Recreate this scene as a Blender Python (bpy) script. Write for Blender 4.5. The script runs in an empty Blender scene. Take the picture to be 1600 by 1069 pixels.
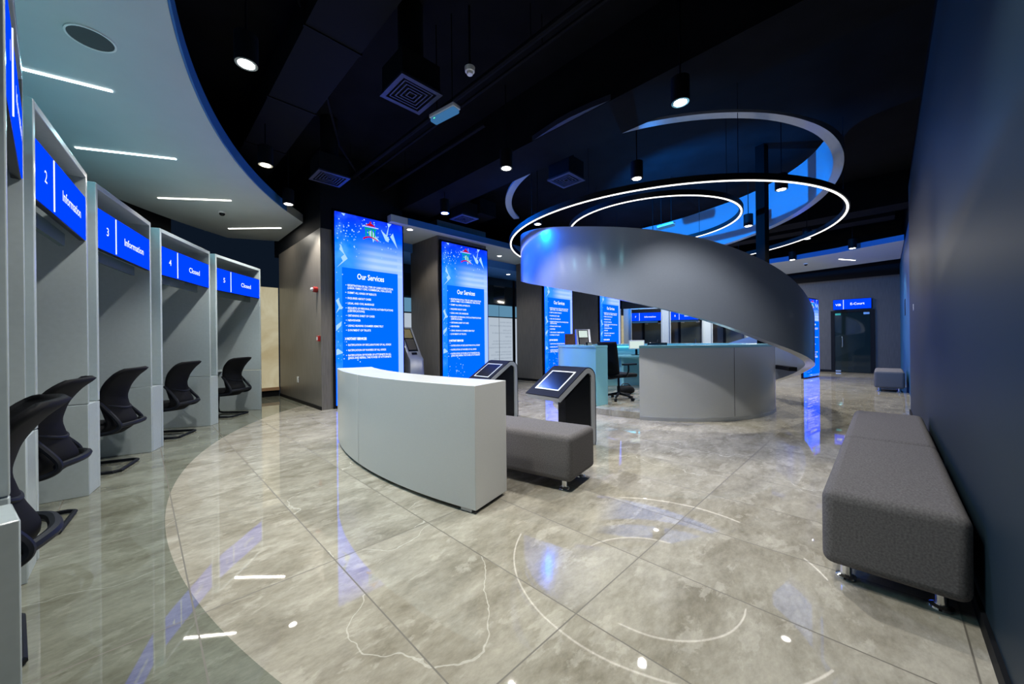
import bpy, math, random
from math import sin, cos, pi, radians, sqrt
from mathutils import Matrix, Vector
random.seed(7)
SC = bpy.context.scene
COL = SC.collection

# ------------------------------------------------------------------ camera, world, exposure
cam_d = bpy.data.cameras.new('camera')
cam = bpy.data.objects.new('camera', cam_d)
COL.objects.link(cam)
cam_d.sensor_width = 36.0
cam_d.lens = 36.0 * 582.0 / 1600.0
cam_d.clip_start = 0.02
cam.location = (0, 0, 1.2)
cam.matrix_world = Matrix.Translation((0, 0, 1.2)) @ Matrix.Rotation(radians(90), 4, 'X') @ Matrix.Rotation(-0.0105, 4, 'Z')
SC.camera = cam
world = bpy.data.worlds.new('world')
SC.world = world
world.use_nodes = True
world.node_tree.nodes['Background'].inputs[0].default_value = (0.004, 0.008, 0.016, 1)
world.node_tree.nodes['Background'].inputs[1].default_value = 1.0
SC.view_settings.view_transform = 'Standard'
SC.view_settings.look = 'None'
SC.view_settings.gamma = 1.0
SC.view_settings.exposure = 0.0
SC.view_settings.use_curve_mapping = False
# light levels (watts) used by the lamp builders below
W_SPOT = 215.0
W_STRIP = 9.0
W_AZURE = 420.0
W_SCREEN = 2.8            # the screens are far brighter in blue than in red and green

R2 = sqrt(2.0)
def AB(a, b, z=0.0):                       # room grid: a runs along the hall, b across it towards the right wall
    return Vector(((a + b) / R2, (a - b) / R2, z))
YAW = radians(45)                          # local x -> +a, local y -> -b
O = Vector((2.36, 6.96, 0))                # centre of the booth arc
S = Vector((2.80, 7.50, 0))                # centre of the reception island and spiral

# ------------------------------------------------------------------ materials
def mat(name, color, rough=0.5, metal=0.0, spec=0.5, noise=None, coat=0.0):
    m = bpy.data.materials.new(name)
    m.use_nodes = True
    nt = m.node_tree
    b = nt.nodes['Principled BSDF']
    b.inputs['Base Color'].default_value = (*color, 1)
    b.inputs['Roughness'].default_value = rough
    b.inputs['Metallic'].default_value = metal
    b.inputs['Specular IOR Level'].default_value = spec
    b.inputs['Coat Weight'].default_value = coat
    if noise:
        scale, amt, stretch = noise
        tc = nt.nodes.new('ShaderNodeTexCoord')
        mp = nt.nodes.new('ShaderNodeMapping')
        mp.inputs['Scale'].default_value = stretch
        n = nt.nodes.new('ShaderNodeTexNoise')
        n.inputs['Scale'].default_value = scale
        n.inputs['Detail'].default_value = 6
        r = nt.nodes.new('ShaderNodeValToRGB')
        r.color_ramp.elements[0].position = 0.3
        r.color_ramp.elements[1].position = 0.7
        r.color_ramp.elements[0].color = (*[c * (1 - amt) for c in color], 1)
        r.color_ramp.elements[1].color = (*[min(1, c * (1 + amt)) for c in color], 1)
        nt.links.new(tc.outputs['Object'], mp.inputs['Vector'])
        nt.links.new(mp.outputs['Vector'], n.inputs['Vector'])
        nt.links.new(n.outputs['Fac'], r.inputs['Fac'])
        nt.links.new(r.outputs['Color'], b.inputs['Base Color'])
    return m

def emit(name, color, strength, sample=True):
    m = bpy.data.materials.new(name)
    m.use_nodes = True
    nt = m.node_tree
    nt.nodes.remove(nt.nodes['Principled BSDF'])
    e = nt.nodes.new('ShaderNodeEmission')
    e.inputs[0].default_value = (*color, 1)
    e.inputs[1].default_value = strength
    nt.links.new(e.outputs[0], nt.nodes['Material Output'].inputs[0])
    if not sample:
        m.cycles.emission_sampling = 'NONE'
    return m

def glass(name, color, rough=0.0, alpha=0.25):
    m = mat(name, color, rough, 0, 0.6)
    m.node_tree.nodes['Principled BSDF'].inputs['Alpha'].default_value = alpha
    return m

M = {}
M['white'] = mat('white_laminate', (0.41, 0.475, 0.495), 0.22, 0, 0.5, (30, 0.03, (1, 1, 1)))
M['counter_white'] = mat('counter_laminate', (0.60, 0.62, 0.62), 0.26, 0, 0.5, (60, 0.03, (1, 1, 8)))
M['recep_cyan'] = mat('cyan_laminate', (0.20, 0.46, 0.53), 0.2, 0, 0.5, (40, 0.03, (1, 1, 10)))
M['seam'] = mat('dark_seam', (0.10, 0.10, 0.10), 0.6)  # dark line of a panel joint
M['canopy'] = mat('canopy_paint', (0.46, 0.50, 0.51), 0.6, 0, 0.3, (4, 0.02, (1, 1, 1)))
M['ribbon'] = mat('spiral_laminate', (0.275, 0.315, 0.395), 0.30, 0.10, 0.5, (40, 0.04, (1, 1, 10)), 0.6)
M['ribbon'].node_tree.nodes['Principled BSDF'].inputs['Coat Roughness'].default_value = 0.13
M['recep'] = mat('reception_laminate', (0.50, 0.52, 0.54), 0.24, 0.1, 0.5, (40, 0.03, (1, 1, 10)))
M['black'] = mat('black_paint', (0.005, 0.006, 0.008), 0.6, 0, 0.15)
M['black_ceiling'] = mat('black_ceiling_paint', (0.004, 0.0045, 0.006), 0.8, 0, 0.08, (3, 0.3, (1, 1, 1)))
M['duct'] = mat('painted_duct', (0.004, 0.0045, 0.006), 0.7, 0.0, 0.10)
M['vent'] = mat('vent_paint', (0.03, 0.035, 0.06), 0.4, 0.2, 0.5)
M['wall_dark'] = mat('slate_wall_paint', (0.007, 0.020, 0.032), 0.5, 0, 0.25, (200, 0.06, (1, 1, 1)))
M['wall_end'] = mat('grey_end_wall', (0.085, 0.084, 0.080), 0.5, 0, 0.3, (14, 0.2, (9, 9, 0.25)))
M['wall_blue'] = mat('blue_wall_paint', (0.008, 0.085, 0.20), 0.5, 0, 0.4)
M['wood'] = mat('grey_wood_laminate', (0.155, 0.140, 0.122), 0.38, 0, 0.45, (14, 0.25, (9, 9, 0.25)))
M['fabric'] = mat('grey_bench_fabric', (0.120, 0.115, 0.118), 0.95, 0, 0.15, (120, 0.28, (1, 1, 1)))
M['chrome'] = mat('polished_chrome', (0.8, 0.82, 0.84), 0.08, 1.0)
M['steel'] = mat('brushed_silver', (0.50, 0.53, 0.58), 0.32, 0.7)
M['silver'] = mat('silver_paint', (0.42, 0.45, 0.48), 0.35, 0.4)
M['chair'] = mat('black_chair_mesh', (0.006, 0.0065, 0.008), 0.7, 0, 0.12, (300, 0.3, (1, 1, 1)))
M['chair_frame'] = mat('black_chair_frame', (0.006, 0.008, 0.013), 0.5, 0, 0.2)
M['gloss_black'] = mat('gloss_black_plastic', (0.004, 0.005, 0.007), 0.22, 0, 0.2)
M['kiosk_navy'] = mat('kiosk_cover', (0.004, 0.006, 0.012), 0.6, 0, 0.10)
M['glass_dark'] = mat('dark_glass', (0.008, 0.020, 0.026), 0.04, 0, 0.8)
M['door_glass'] = mat('tinted_door_glass', (0.075, 0.085, 0.070), 0.12, 0, 0.5)
M['post'] = mat('matt_black_post', (0.0015, 0.0018, 0.0022), 0.8, 0, 0.04)
M['glass'] = glass('clear_glass', (0.04, 0.10, 0.11), 0.02, 0.45)
M['frost'] = glass('frosted_glass', (0.10, 0.16, 0.16), 0.35, 0.75)
M['plug'] = mat('white_plastic', (0.75, 0.75, 0.73), 0.4)
M['red'] = mat('red_plastic', (0.35, 0.015, 0.012), 0.35)
M['brown'] = mat('brown_board', (0.16, 0.075, 0.04), 0.5, 0, 0.4, (8, 0.3, (1, 1, 12)))
M['lens'] = emit('lamp_lens', (1.0, 0.97, 0.93), 14.0, False)
M['strip_cool'] = emit('strip_diffuser_cool', (0.80, 0.97, 1.0), 6.0, False)
M['strip_warm'] = emit('strip_diffuser_warm', (1.0, 0.95, 0.86), 6.0, False)
M['ring_led'] = emit('ring_diffuser', (1.0, 0.95, 0.88), 3.0, True)
M['txt'] = emit('display_white', (0.85, 0.93, 1.0), 1.25, False)
M['disp_blue'] = emit('display_blue', (0.0, 0.060/1.4, 0.95), 1.4, True)
M['panel_blue'] = emit('screen_panel_blue', (0.0, 0.16/2.8, 0.90), 2.8, True)
M['em_red'] = emit('emblem_red', (0.55, 0.004, 0.02), 1.0, False)
M['em_green'] = emit('emblem_green', (0.0, 0.42, 0.10), 1.0, False)
M['em_white'] = emit('emblem_white', (0.65, 0.85, 1.0), 1.0, False)
M['spark'] = emit('spark_white', (0.42, 0.72, 1.0), 1.0, False)
M['monitor'] = emit('lit_monitor', (0.75, 0.9, 0.85), 0.9, True)
M['poster_ink'] = mat('poster_ink', (0.20, 0.24, 0.32), 0.7)

def screen_material():
    m = bpy.data.materials.new('services_screen_picture')
    m.use_nodes = True
    nt = m.node_tree
    nt.nodes.remove(nt.nodes['Principled BSDF'])
    L = nt.links.new
    e = nt.nodes.new('ShaderNodeEmission')
    e.inputs[1].default_value = W_SCREEN
    tc = nt.nodes.new('ShaderNodeTexCoord')
    sp = nt.nodes.new('ShaderNodeSeparateXYZ')
    L(tc.outputs['Object'], sp.inputs[0])
    mr = nt.nodes.new('ShaderNodeMapRange')
    mr.inputs[1].default_value = 0.0; mr.inputs[2].default_value = 3.6
    L(sp.outputs['Z'], mr.inputs[0])
    r = nt.nodes.new('ShaderNodeValToRGB')
    els = r.color_ramp.elements
    k_ = 1.6 / W_SCREEN
    els[0].position = 0.0; els[0].color = (0.0, 0.13*k_, 0.95, 1)
    els[1].position = 1.0; els[1].color = (0.002*k_, 0.020*k_, 0.30, 1)
    for p, c in ((0.30, (0.002, 0.15, 0.95)), (0.62, (0.01, 0.17, 0.95)), (0.76, (0.02, 0.20, 0.98)), (0.84, (0.0, 0.14, 0.95)), (0.93, (0.0, 0.055, 0.80))):
        x = els.new(p); x.color = (c[0]*k_, c[1]*k_, c[2], 1)
    L(mr.outputs[0], r.inputs[0])
    # pale cloud band right of centre above the list panel, with faint horizontal rows
    def maprange(src, a, b, c, d):
        k = nt.nodes.new('ShaderNodeMapRange')
        k.interpolation_type = 'SMOOTHSTEP'
        for i, v in enumerate((a, b, c, d)):
            k.inputs[i + 1].default_value = v
        L(src, k.inputs[0])
        return k.outputs[0]
    def mul(a, b):
        k = nt.nodes.new('ShaderNodeMath'); k.operation = 'MULTIPLY'
        L(a, k.inputs[0])
        if isinstance(b, float): k.inputs[1].default_value = b
        else: L(b, k.inputs[1])
        return k.outputs[0]
    up = maprange(sp.outputs['Z'], 3.25, 2.75, 0, 1)
    lo = maprange(sp.outputs['Z'], 2.2, 2.55, 0.25, 1)
    rt = maprange(sp.outputs['X'], 0.25, 0.80, 0, 1)
    w = nt.nodes.new('ShaderNodeTexWave'); w.bands_direction = 'Z'
    w.inputs['Scale'].default_value = 2.4; w.inputs['Distortion'].default_value = 0.4
    L(tc.outputs['Object'], w.inputs['Vector'])
    rows = maprange(w.outputs['Fac'], 0, 1, 0.62, 0.95)
    f = mul(mul(mul(up, lo), rt), rows)
    edge = maprange(sp.outputs['X'], 1.18, 1.24, 0, 0.8)
    edge = mul(edge, up)
    fx = nt.nodes.new('ShaderNodeMath'); fx.operation = 'MAXIMUM'
    L(f, fx.inputs[0]); L(edge, fx.inputs[1])
    mx = nt.nodes.new('ShaderNodeMix'); mx.data_type = 'RGBA'
    L(fx.outputs[0], mx.inputs[0])
    L(r.outputs[0], mx.inputs[6]); mx.inputs[7].default_value = (0.32*k_, 0.45*k_, 1.0, 1)
    # hazy streaks
    n = nt.nodes.new('ShaderNodeTexNoise'); n.inputs['Scale'].default_value = 3.0; n.inputs['Detail'].default_value = 5
    L(tc.outputs['Object'], n.inputs['Vector'])
    hz = maprange(n.outputs['Fac'], 0.45, 0.8, 0, 0.55)
    lf = maprange(sp.outputs['X'], 0.5, 0.0, 0.2, 1)
    mx2 = nt.nodes.new('ShaderNodeMix'); mx2.data_type = 'RGBA'
    L(mul(hz, lf), mx2.inputs[0]); L(mx.outputs[2], mx2.inputs[6]); mx2.inputs[7].default_value = (0.10*k_, 0.38*k_, 1.0, 1)
    L(mx2.outputs[2], e.inputs[0])
    L(e.outputs[0], nt.nodes['Material Output'].inputs[0])
    return m
M['screen'] = screen_material()

def floor_material():
    m = bpy.data.materials.new('polished_marble_tiles')
    m.use_nodes = True
    nt = m.node_tree
    L = nt.links.new
    bs = nt.nodes['Principled BSDF']
    tc = nt.nodes.new('ShaderNodeTexCoord')
    rot = nt.nodes.new('ShaderNodeVectorRotate'); rot.rotation_type = 'Z_AXIS'
    rot.inputs['Angle'].default_value = radians(-45)
    L(tc.outputs['Object'], rot.inputs['Vector'])           # x = a, y = -b
    sp = nt.nodes.new('ShaderNodeSeparateXYZ'); L(rot.outputs[0], sp.inputs[0])
    def math_(op, a, b=None, c=None):
        k = nt.nodes.new('ShaderNodeMath'); k.operation = op
        for i, v in enumerate((a, b, c)):
            if v is None: continue
            if isinstance(v, (int, float)): k.inputs[i].default_value = v
            else: L(v, k.inputs[i])
        return k.outputs[0]
    def line(src, off, step, width):
        t = math_('DIVIDE', math_('SUBTRACT', src, off), step)
        fr = math_('ABSOLUTE', math_('SUBTRACT', math_('FRACT', math_('ADD', t, 0.5)), 0.5))
        return math_('LESS_THAN', math_('MULTIPLY', fr, step), width), math_('FLOOR', t)
    la, ia = line(sp.outputs['X'], 0.165, 0.593, 0.0032)
    lb, ib = line(sp.outputs['Y'], 0.970, 1.197, 0.0032)
    grout = math_('MAXIMUM', la, lb)
    tid = nt.nodes.new('ShaderNodeCombineXYZ'); L(ia, tid.inputs[0]); L(ib, tid.inputs[1])
    wn = nt.nodes.new('ShaderNodeTexWhiteNoise'); wn.noise_dimensions = '3D'; L(tid.outputs[0], wn.inputs['Vector'])
    # per-tile shifted coordinates
    sc_ = nt.nodes.new('ShaderNodeVectorMath'); sc_.operation = 'SCALE'; L(wn.outputs['Color'], sc_.inputs[0]); sc_.inputs[3].default_value = 13.0
    ad = nt.nodes.new('ShaderNodeVectorMath'); ad.operation = 'ADD'; L(rot.outputs[0], ad.inputs[0]); L(sc_.outputs[0], ad.inputs[1])
    mp = nt.nodes.new('ShaderNodeMapping'); mp.inputs['Scale'].default_value = (1.0, 2.1, 1); mp.inputs['Rotation'].default_value = (0, 0, -0.75)
    L(ad.outputs[0], mp.inputs['Vector'])
    n1 = nt.nodes.new('ShaderNodeTexNoise'); n1.inputs['Scale'].default_value = 1.9; n1.inputs['Detail'].default_value = 12; n1.inputs['Roughness'].default_value = 0.70; n1.inputs['Distortion'].default_value = 0.25
    L(mp.outputs[0], n1.inputs['Vector'])
    r1 = nt.nodes.new('ShaderNodeValToRGB')
    e = r1.color_ramp.elements
    e[0].position = 0.28; e[0].color = (0.20, 0.183, 0.145, 1)
    e[1].position = 0.74; e[1].color = (0.50, 0.48, 0.425, 1)
    x = e.new(0.43); x.color = (0.325, 0.308, 0.265, 1)
    x = e.new(0.56); x.color = (0.42, 0.405, 0.36, 1)
    L(n1.outputs['Fac'], r1.inputs[0])
    # angular lighter flakes
    n2 = nt.nodes.new('ShaderNodeTexNoise'); n2.inputs['Scale'].default_value = 3.4; n2.inputs['Detail'].default_value = 10; n2.inputs['Roughness'].default_value = 0.66; n2.inputs['Distortion'].default_value = 0.3
    L(mp.outputs[0], n2.inputs['Vector'])
    fl = nt.nodes.new('ShaderNodeMapRange'); fl.inputs[1].default_value = 0.56; fl.inputs[2].default_value = 0.60; fl.inputs[3].default_value = 0; fl.inputs[4].default_value = 0.38
    L(n2.outputs['Fac'], fl.inputs[0])
    n5 = nt.nodes.new('ShaderNodeTexNoise'); n5.inputs['Scale'].default_value = 16.0; n5.inputs['Detail'].default_value = 10; n5.inputs['Roughness'].default_value = 0.75; L(mp.outputs[0], n5.inputs['Vector'])
    gr = nt.nodes.new('ShaderNodeMapRange'); gr.inputs[1].default_value = 0.30; gr.inputs[2].default_value = 0.70; gr.inputs[3].default_value = 0.80; gr.inputs[4].default_value = 1.14; L(n5.outputs['Fac'], gr.inputs[0])
    gc = nt.nodes.new('ShaderNodeCombineXYZ'); [L(gr.outputs[0], gc.inputs[i]) for i in range(3)]
    m1 = nt.nodes.new('ShaderNodeMix'); m1.data_type = 'RGBA'; L(fl.outputs[0], m1.inputs[0]); L(r1.outputs[0], m1.inputs[6]); m1.inputs[7].default_value = (0.60, 0.585, 0.54, 1)
    # thin pale veins
    n3 = nt.nodes.new('ShaderNodeTexNoise'); n3.inputs['Scale'].default_value = 0.8; n3.inputs['Detail'].default_value = 6; n3.inputs['Roughness'].default_value = 0.40
    L(ad.outputs[0], n3.inputs['Vector'])
    v = math_('ABSOLUTE', math_('SUBTRACT', n3.outputs['Fac'], 0.5))
    vm = math_('LESS_THAN', v, 0.0014)
    sel = math_('GREATER_THAN', wn.outputs['Value'], 0.45)
    m2 = nt.nodes.new('ShaderNodeMix'); m2.data_type = 'RGBA'; L(math_('MULTIPLY', math_('MULTIPLY', vm, sel), 0.45), m2.inputs[0]); L(m1.outputs[2], m2.inputs[6]); m2.inputs[7].default_value = (0.80, 0.80, 0.77, 1)
    # darker floor tone outside the circle that runs in front of the booths
    dx = math_('SUBTRACT', tc_xyz(nt, tc).outputs['X'], O.x)
    dy = math_('SUBTRACT', nt.nodes['sepxyz'].outputs['Y'], O.y)
    rr = math_('SQRT', math_('ADD', math_('MULTIPLY', dx, dx), math_('MULTIPLY', dy, dy)))
    out = math_('GREATER_THAN', rr, 6.48)
    lft = math_('LESS_THAN', sp.outputs['X'], 3.2)
    lft2 = math_('GREATER_THAN', sp.outputs['Y'], 0.9)
    out = math_('MULTIPLY', math_('MULTIPLY', out, lft), lft2)
    m3 = nt.nodes.new('ShaderNodeMix'); m3.data_type = 'RGBA'; m3.blend_type = 'MULTIPLY'
    L(out, m3.inputs[0]); L(m2.outputs[2], m3.inputs[6]); m3.inputs[7].default_value = (0.50, 0.56, 0.54, 1)
    m3b = nt.nodes.new('ShaderNodeMix'); m3b.data_type = 'RGBA'; m3b.blend_type = 'MULTIPLY'; m3b.inputs[0].default_value = 1
    m3c = nt.nodes.new('ShaderNodeMix'); m3c.data_type = 'RGBA'; m3c.blend_type = 'MULTIPLY'; m3c.inputs[0].default_value = 1; L(m3.outputs[2], m3c.inputs[6]); L(gc.outputs[0], m3c.inputs[7])
    L(m3c.outputs[2], m3b.inputs[6]); m3b.inputs[7].default_value = (0.95, 0.925, 0.86, 1)
    m4 = nt.nodes.new('ShaderNodeMix'); m4.data_type = 'RGBA'; L(grout, m4.inputs[0]); L(m3b.outputs[2], m4.inputs[6]); m4.inputs[7].default_value = (0.12, 0.108, 0.085, 1)
    L(m4.outputs[2], bs.inputs['Base Color'])
    bs.inputs['Roughness'].default_value = 0.055
    bs.inputs['Specular IOR Level'].default_value = 0.85
    rg = nt.nodes.new('ShaderNodeMix'); rg.data_type = 'FLOAT'; L(grout, rg.inputs[0]); rg.inputs[2].default_value = 0.022; rg.inputs[3].default_value = 0.6
    L(rg.outputs[0], bs.inputs['Roughness'])
    # very slight waviness of the polish
    n4 = nt.nodes.new('ShaderNodeTexNoise'); n4.inputs['Scale'].default_value = 1.6; L(tc.outputs['Object'], n4.inputs['Vector'])
    bp = nt.nodes.new('ShaderNodeBump'); bp.inputs['Strength'].default_value = 0.03; bp.inputs['Distance'].default_value = 0.02
    L(n4.outputs['Fac'], bp.inputs['Height']); L(bp.outputs[0], bs.inputs['Normal'])
    return m
def tc_xyz(nt, tc):
    k = nt.nodes.new('ShaderNodeSeparateXYZ'); k.name = 'sepxyz'
    nt.links.new(tc.outputs['Object'], k.inputs[0])
    return k
M['floor'] = floor_material()

def backlit_marble():
    m = emit('backlit_onyx', (0.80, 0.70, 0.45), 0.62, True)
    nt = m.node_tree
    e = [n for n in nt.nodes if n.type == 'EMISSION'][0]
    tc = nt.nodes.new('ShaderNodeTexCoord')
    n = nt.nodes.new('ShaderNodeTexNoise'); n.inputs['Scale'].default_value = 1.3; n.inputs['Detail'].default_value = 6; n.inputs['Distortion'].default_value = 1.4
    nt.links.new(tc.outputs['Object'], n.inputs['Vector'])
    r = nt.nodes.new('ShaderNodeValToRGB')
    r.color_ramp.elements[0].position = 0.3; r.color_ramp.elements[0].color = (0.60, 0.50, 0.29, 1)
    r.color_ramp.elements[1].position = 0.7; r.color_ramp.elements[1].color = (0.86, 0.80, 0.56, 1)
    nt.links.new(n.outputs['Fac'], r.inputs[0]); nt.links.new(r.outputs[0], e.inputs[0])
    return m
M['onyx'] = backlit_marble()
M['poster'] = emit('backlit_poster', (0.62, 0.72, 0.84), 0.72, True)
M['poster_top'] = emit('backlit_film', (0.22, 0.52, 0.80), 0.5, False)
M['ink_emit'] = emit('poster_lettering', (0.30, 0.38, 0.50), 0.72, False)

# ------------------------------------------------------------------ mesh helpers
class MB:
    def __init__(s): s.v = []; s.f = []
    def add(s, vs, fs, mx=None):
        o = len(s.v)
        s.v += [tuple(mx @ Vector(p)) if mx else tuple(p) for p in vs]
        s.f += [tuple(i + o for i in f) for f in fs]
        return s
    def box(s, x0, x1, y0, y1, z0, z1, mx=None):
        v = [(x0,y0,z0),(x1,y0,z0),(x1,y1,z0),(x0,y1,z0),(x0,y0,z1),(x1,y0,z1),(x1,y1,z1),(x0,y1,z1)]
        return s.add(v, [(0,3,2,1),(4,5,6,7),(0,1,5,4),(1,2,6,5),(2,3,7,6),(3,0,4,7)], mx)
    def prism(s, poly, z0, z1, mx=None):               # poly counter-clockwise in xy
        n = len(poly)
        v = [(x, y, z0) for x, y in poly] + [(x, y, z1) for x, y in poly]
        f = [tuple(range(n - 1, -1, -1)), tuple(range(n, 2 * n))]
        f += [(i, (i + 1) % n, n + (i + 1) % n, n + i) for i in range(n)]
        return s.add(v, f, mx)
    def strip_prism(s, pa, pb, z0, z1):                # band between two polylines, with depth
        n = len(pa); v = []
        for a, b in zip(pa, pb):
            v += [(a[0],a[1],z0),(b[0],b[1],z0),(a[0],a[1],z1),(b[0],b[1],z1)]
        f = []
        for i in range(n - 1):
            p, q = 4*i, 4*i + 4
            f += [(p,p+1,q+1,q),(p+2,q+2,q+3,p+3),(p,q,q+2,p+2),(p+1,p+3,q+3,q+1)]
        f += [(0,2,3,1),(4*n-4,4*n-3,4*n-1,4*n-2)]
        return s.add(v, f)
    def arc(s, r0, r1, a0, a1, z0, z1, n=32, c=(0, 0)):
        pa = []; pb = []
        for i in range(n + 1):
            t = radians(a0 + (a1 - a0) * i / n)
            pa.append((c[0] + r0*cos(t), c[1] + r0*sin(t))); pb.append((c[0] + r1*cos(t), c[1] + r1*sin(t)))
        return s.strip_prism(pa, pb, z0, z1)
    def ring(s, r0, r1, z0, z1, n=96):
        v = []; f = []
        for i in range(n):
            t = 2*pi*i/n
            v += [(r0*cos(t), r0*sin(t), z0),(r1*cos(t), r1*sin(t), z0),(r1*cos(t), r1*sin(t), z1),(r0*cos(t), r0*sin(t), z1)]
        for i in range(n):
            p = 4*i; q = 4*((i+1) % n)
            for k in range(4):
                f.append((p+k, q+k, q+(k+1) % 4, p+(k+1) % 4))
        return s.add(v, f)
    def lathe(s, prof, n=20, mx=None):                 # prof: (r, z) from bottom to top
        v = []; f = []
        for r, z in prof:
            for i in range(n):
                t = 2*pi*i/n; v.append((r*cos(t), r*sin(t), z))
        for k in range(len(prof) - 1):
            for i in range(n):
                j = (i + 1) % n
                f.append((k*n+i, k*n+j, (k+1)*n+j, (k+1)*n+i))
        f.append(tuple(range(n - 1, -1, -1))); f.append(tuple((len(prof)-1)*n + i for i in range(n)))
        return s.add(v, f, mx)
    def tube(s, pts, r, n=8, closed=False):
        pts = [Vector(p) for p in pts]; m = len(pts); v = []; f = []
        prev = None
        for i, p in enumerate(pts):
            if closed: d = pts[(i+1) % m] - pts[i-1]
            else: d = pts[min(i+1, m-1)] - pts[max(i-1, 0)]
            d.normalize()
            if prev is None:
                u = d.orthogonal().normalized()
            else:
                u = (prev - d * prev.dot(d)).normalized()
            prev = u; w = d.cross(u)
            rr = r[i] if isinstance(r, (list, tuple)) else r
            for k in range(n):
                t = 2*pi*k/n; v.append(tuple(p + (u*cos(t) + w*sin(t)) * rr))
        for i in range(m if closed else m - 1):
            j = (i + 1) % m
            for k in range(n):
                l = (k + 1) % n
                f.append((i*n+k, i*n+l, j*n+l, j*n+k))
        if not closed:
            f.append(tuple(range(n - 1, -1, -1))); f.append(tuple((m-1)*n + k for k in range(n)))
        return s.add(v, f)
    def grid(s, fn, nu, nv):
        v = [fn(i / nu, j / nv) for j in range(nv + 1) for i in range(nu + 1)]
        f = [(j*(nu+1)+i, j*(nu+1)+i+1, (j+1)*(nu+1)+i+1, (j+1)*(nu+1)+i) for j in range(nv) for i in range(nu)]
        return s.add(v, f)
    def poly(s, pts):
        return s.add(pts, [tuple(range(len(pts)))])
    def mesh(s, name, m, ang=35):
        me = bpy.data.meshes.new(name)
        me.from_pydata(s.v, [], s.f)
        me.polygons.foreach_set('use_smooth', [True] * len(me.polygons))
        me.set_sharp_from_angle(angle=radians(ang))
        me.materials.append(m)
        me.update()
        return me
    def build(s, name, m, parent=None, bevel=0, seg=2, ang=35):
        o = bpy.data.objects.new(name, s.mesh(name, m, ang))
        COL.objects.link(o)
        if parent: o.parent = parent
        if bevel:
            b = o.modifiers.new('bevel', 'BEVEL'); b.width = bevel; b.segments = seg; b.limit_method = 'ANGLE'; b.angle_limit = radians(40)
        return o

def interp(tab, x):
    if x <= tab[0][0]: return tab[0][1]
    for (x0, y0), (x1, y1) in zip(tab, tab[1:]):
        if x <= x1: return y0 + (y1 - y0)*(x - x0)/(x1 - x0)
    return tab[-1][1]
def spline(pts, n=6):                                  # Catmull-Rom through points
    P = [Vector(p) for p in pts]; out = []
    for i in range(len(P) - 1):
        a = P[max(i-1, 0)]; b = P[i]; c = P[i+1]; d = P[min(i+2, len(P)-1)]
        for k in range(n):
            t = k / n
            out.append(0.5*((2*b) + (c-a)*t + (2*a-5*b+4*c-d)*t*t + (3*b-a-3*c+d)*t**3))
    out.append(P[-1]); return out

def tag(o, label=None, cat=None, group=None, kind=None):
    if label: o['label'] = label
    if cat: o['category'] = cat
    if group: o['group'] = group
    if kind: o['kind'] = kind
    return o
def thing(name, label, cat, loc, rz=0.0, group=None, kind=None):
    o = bpy.data.objects.new(name, None); COL.objects.link(o)
    o.empty_display_size = 0.1
    o.location = loc; o.rotation_euler = (0, 0, rz)
    return tag(o, label, cat, group, kind)
def copy_thing(src, label, loc, rz=None):
    def rec(o, parent):
        c = o.copy(); COL.objects.link(c)
        if parent: c.parent = parent
        for ch in list(o.children): rec(ch, c)
        return c
    c = rec(src, None); c.location = loc
    if rz is not None: c.rotation_euler = (0, 0, rz)
    if label: c['label'] = label
    return c
def light(name, kind, loc, energy, color, parent=None, rot=(0, 0, 0), **kw):
    d = bpy.data.lights.new(name, kind); d.energy = energy; d.color = color
    for k, v in kw.items(): setattr(d, k, v)
    o = bpy.data.objects.new(name, d); COL.objects.link(o); o.location = loc; o.rotation_euler = rot
    if parent: o.parent = parent
    return o

def aim(frm, to): return (Vector(to) - Vector(frm)).to_track_quat('-Z', 'Y').to_euler()
_text = {}
def text_geo(body, size, align='LEFT', bold=0.0, res=2):
    key = (body, size, align, bold)
    if key in _text: return _text[key]
    c = bpy.data.curves.new('lettering_curve', 'FONT')
    c.body = body; c.size = size; c.align_x = align; c.align_y = 'CENTER'; c.offset = bold; c.resolution_u = res
    o = bpy.data.objects.new('lettering_curve', c); COL.objects.link(o)
    dg = bpy.context.evaluated_depsgraph_get()
    me = bpy.data.meshes.new_from_object(o.evaluated_get(dg))
    v = [tuple(p.co) for p in me.vertices]; f = [tuple(p.vertices) for p in me.polygons]
    bpy.data.objects.remove(o); bpy.data.curves.remove(c); bpy.data.meshes.remove(me)
    _text[key] = (v, f)
    return v, f
def put_text(mb, body, x, z, size, y=0.0, align='LEFT', bold=0.0, fit=None, mirror=False):
    v, f = text_geo(body, size, align, bold)
    sx = 1.0
    if fit:
        w = max(p[0] for p in v) - min(p[0] for p in v)
        sx = fit / w
    if mirror: sx = -sx
    mb.add([(x + p[0]*sx, y, z + p[1]) for p in v], [tuple(reversed(q)) for q in f] if mirror else f)

# ------------------------------------------------------------------ setting: floor, walls, ceiling
def struct(o): o['kind'] = 'structure'; return o
def grid_poly(pts): return [tuple(AB(a, b)[:2]) for a, b in pts]

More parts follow.
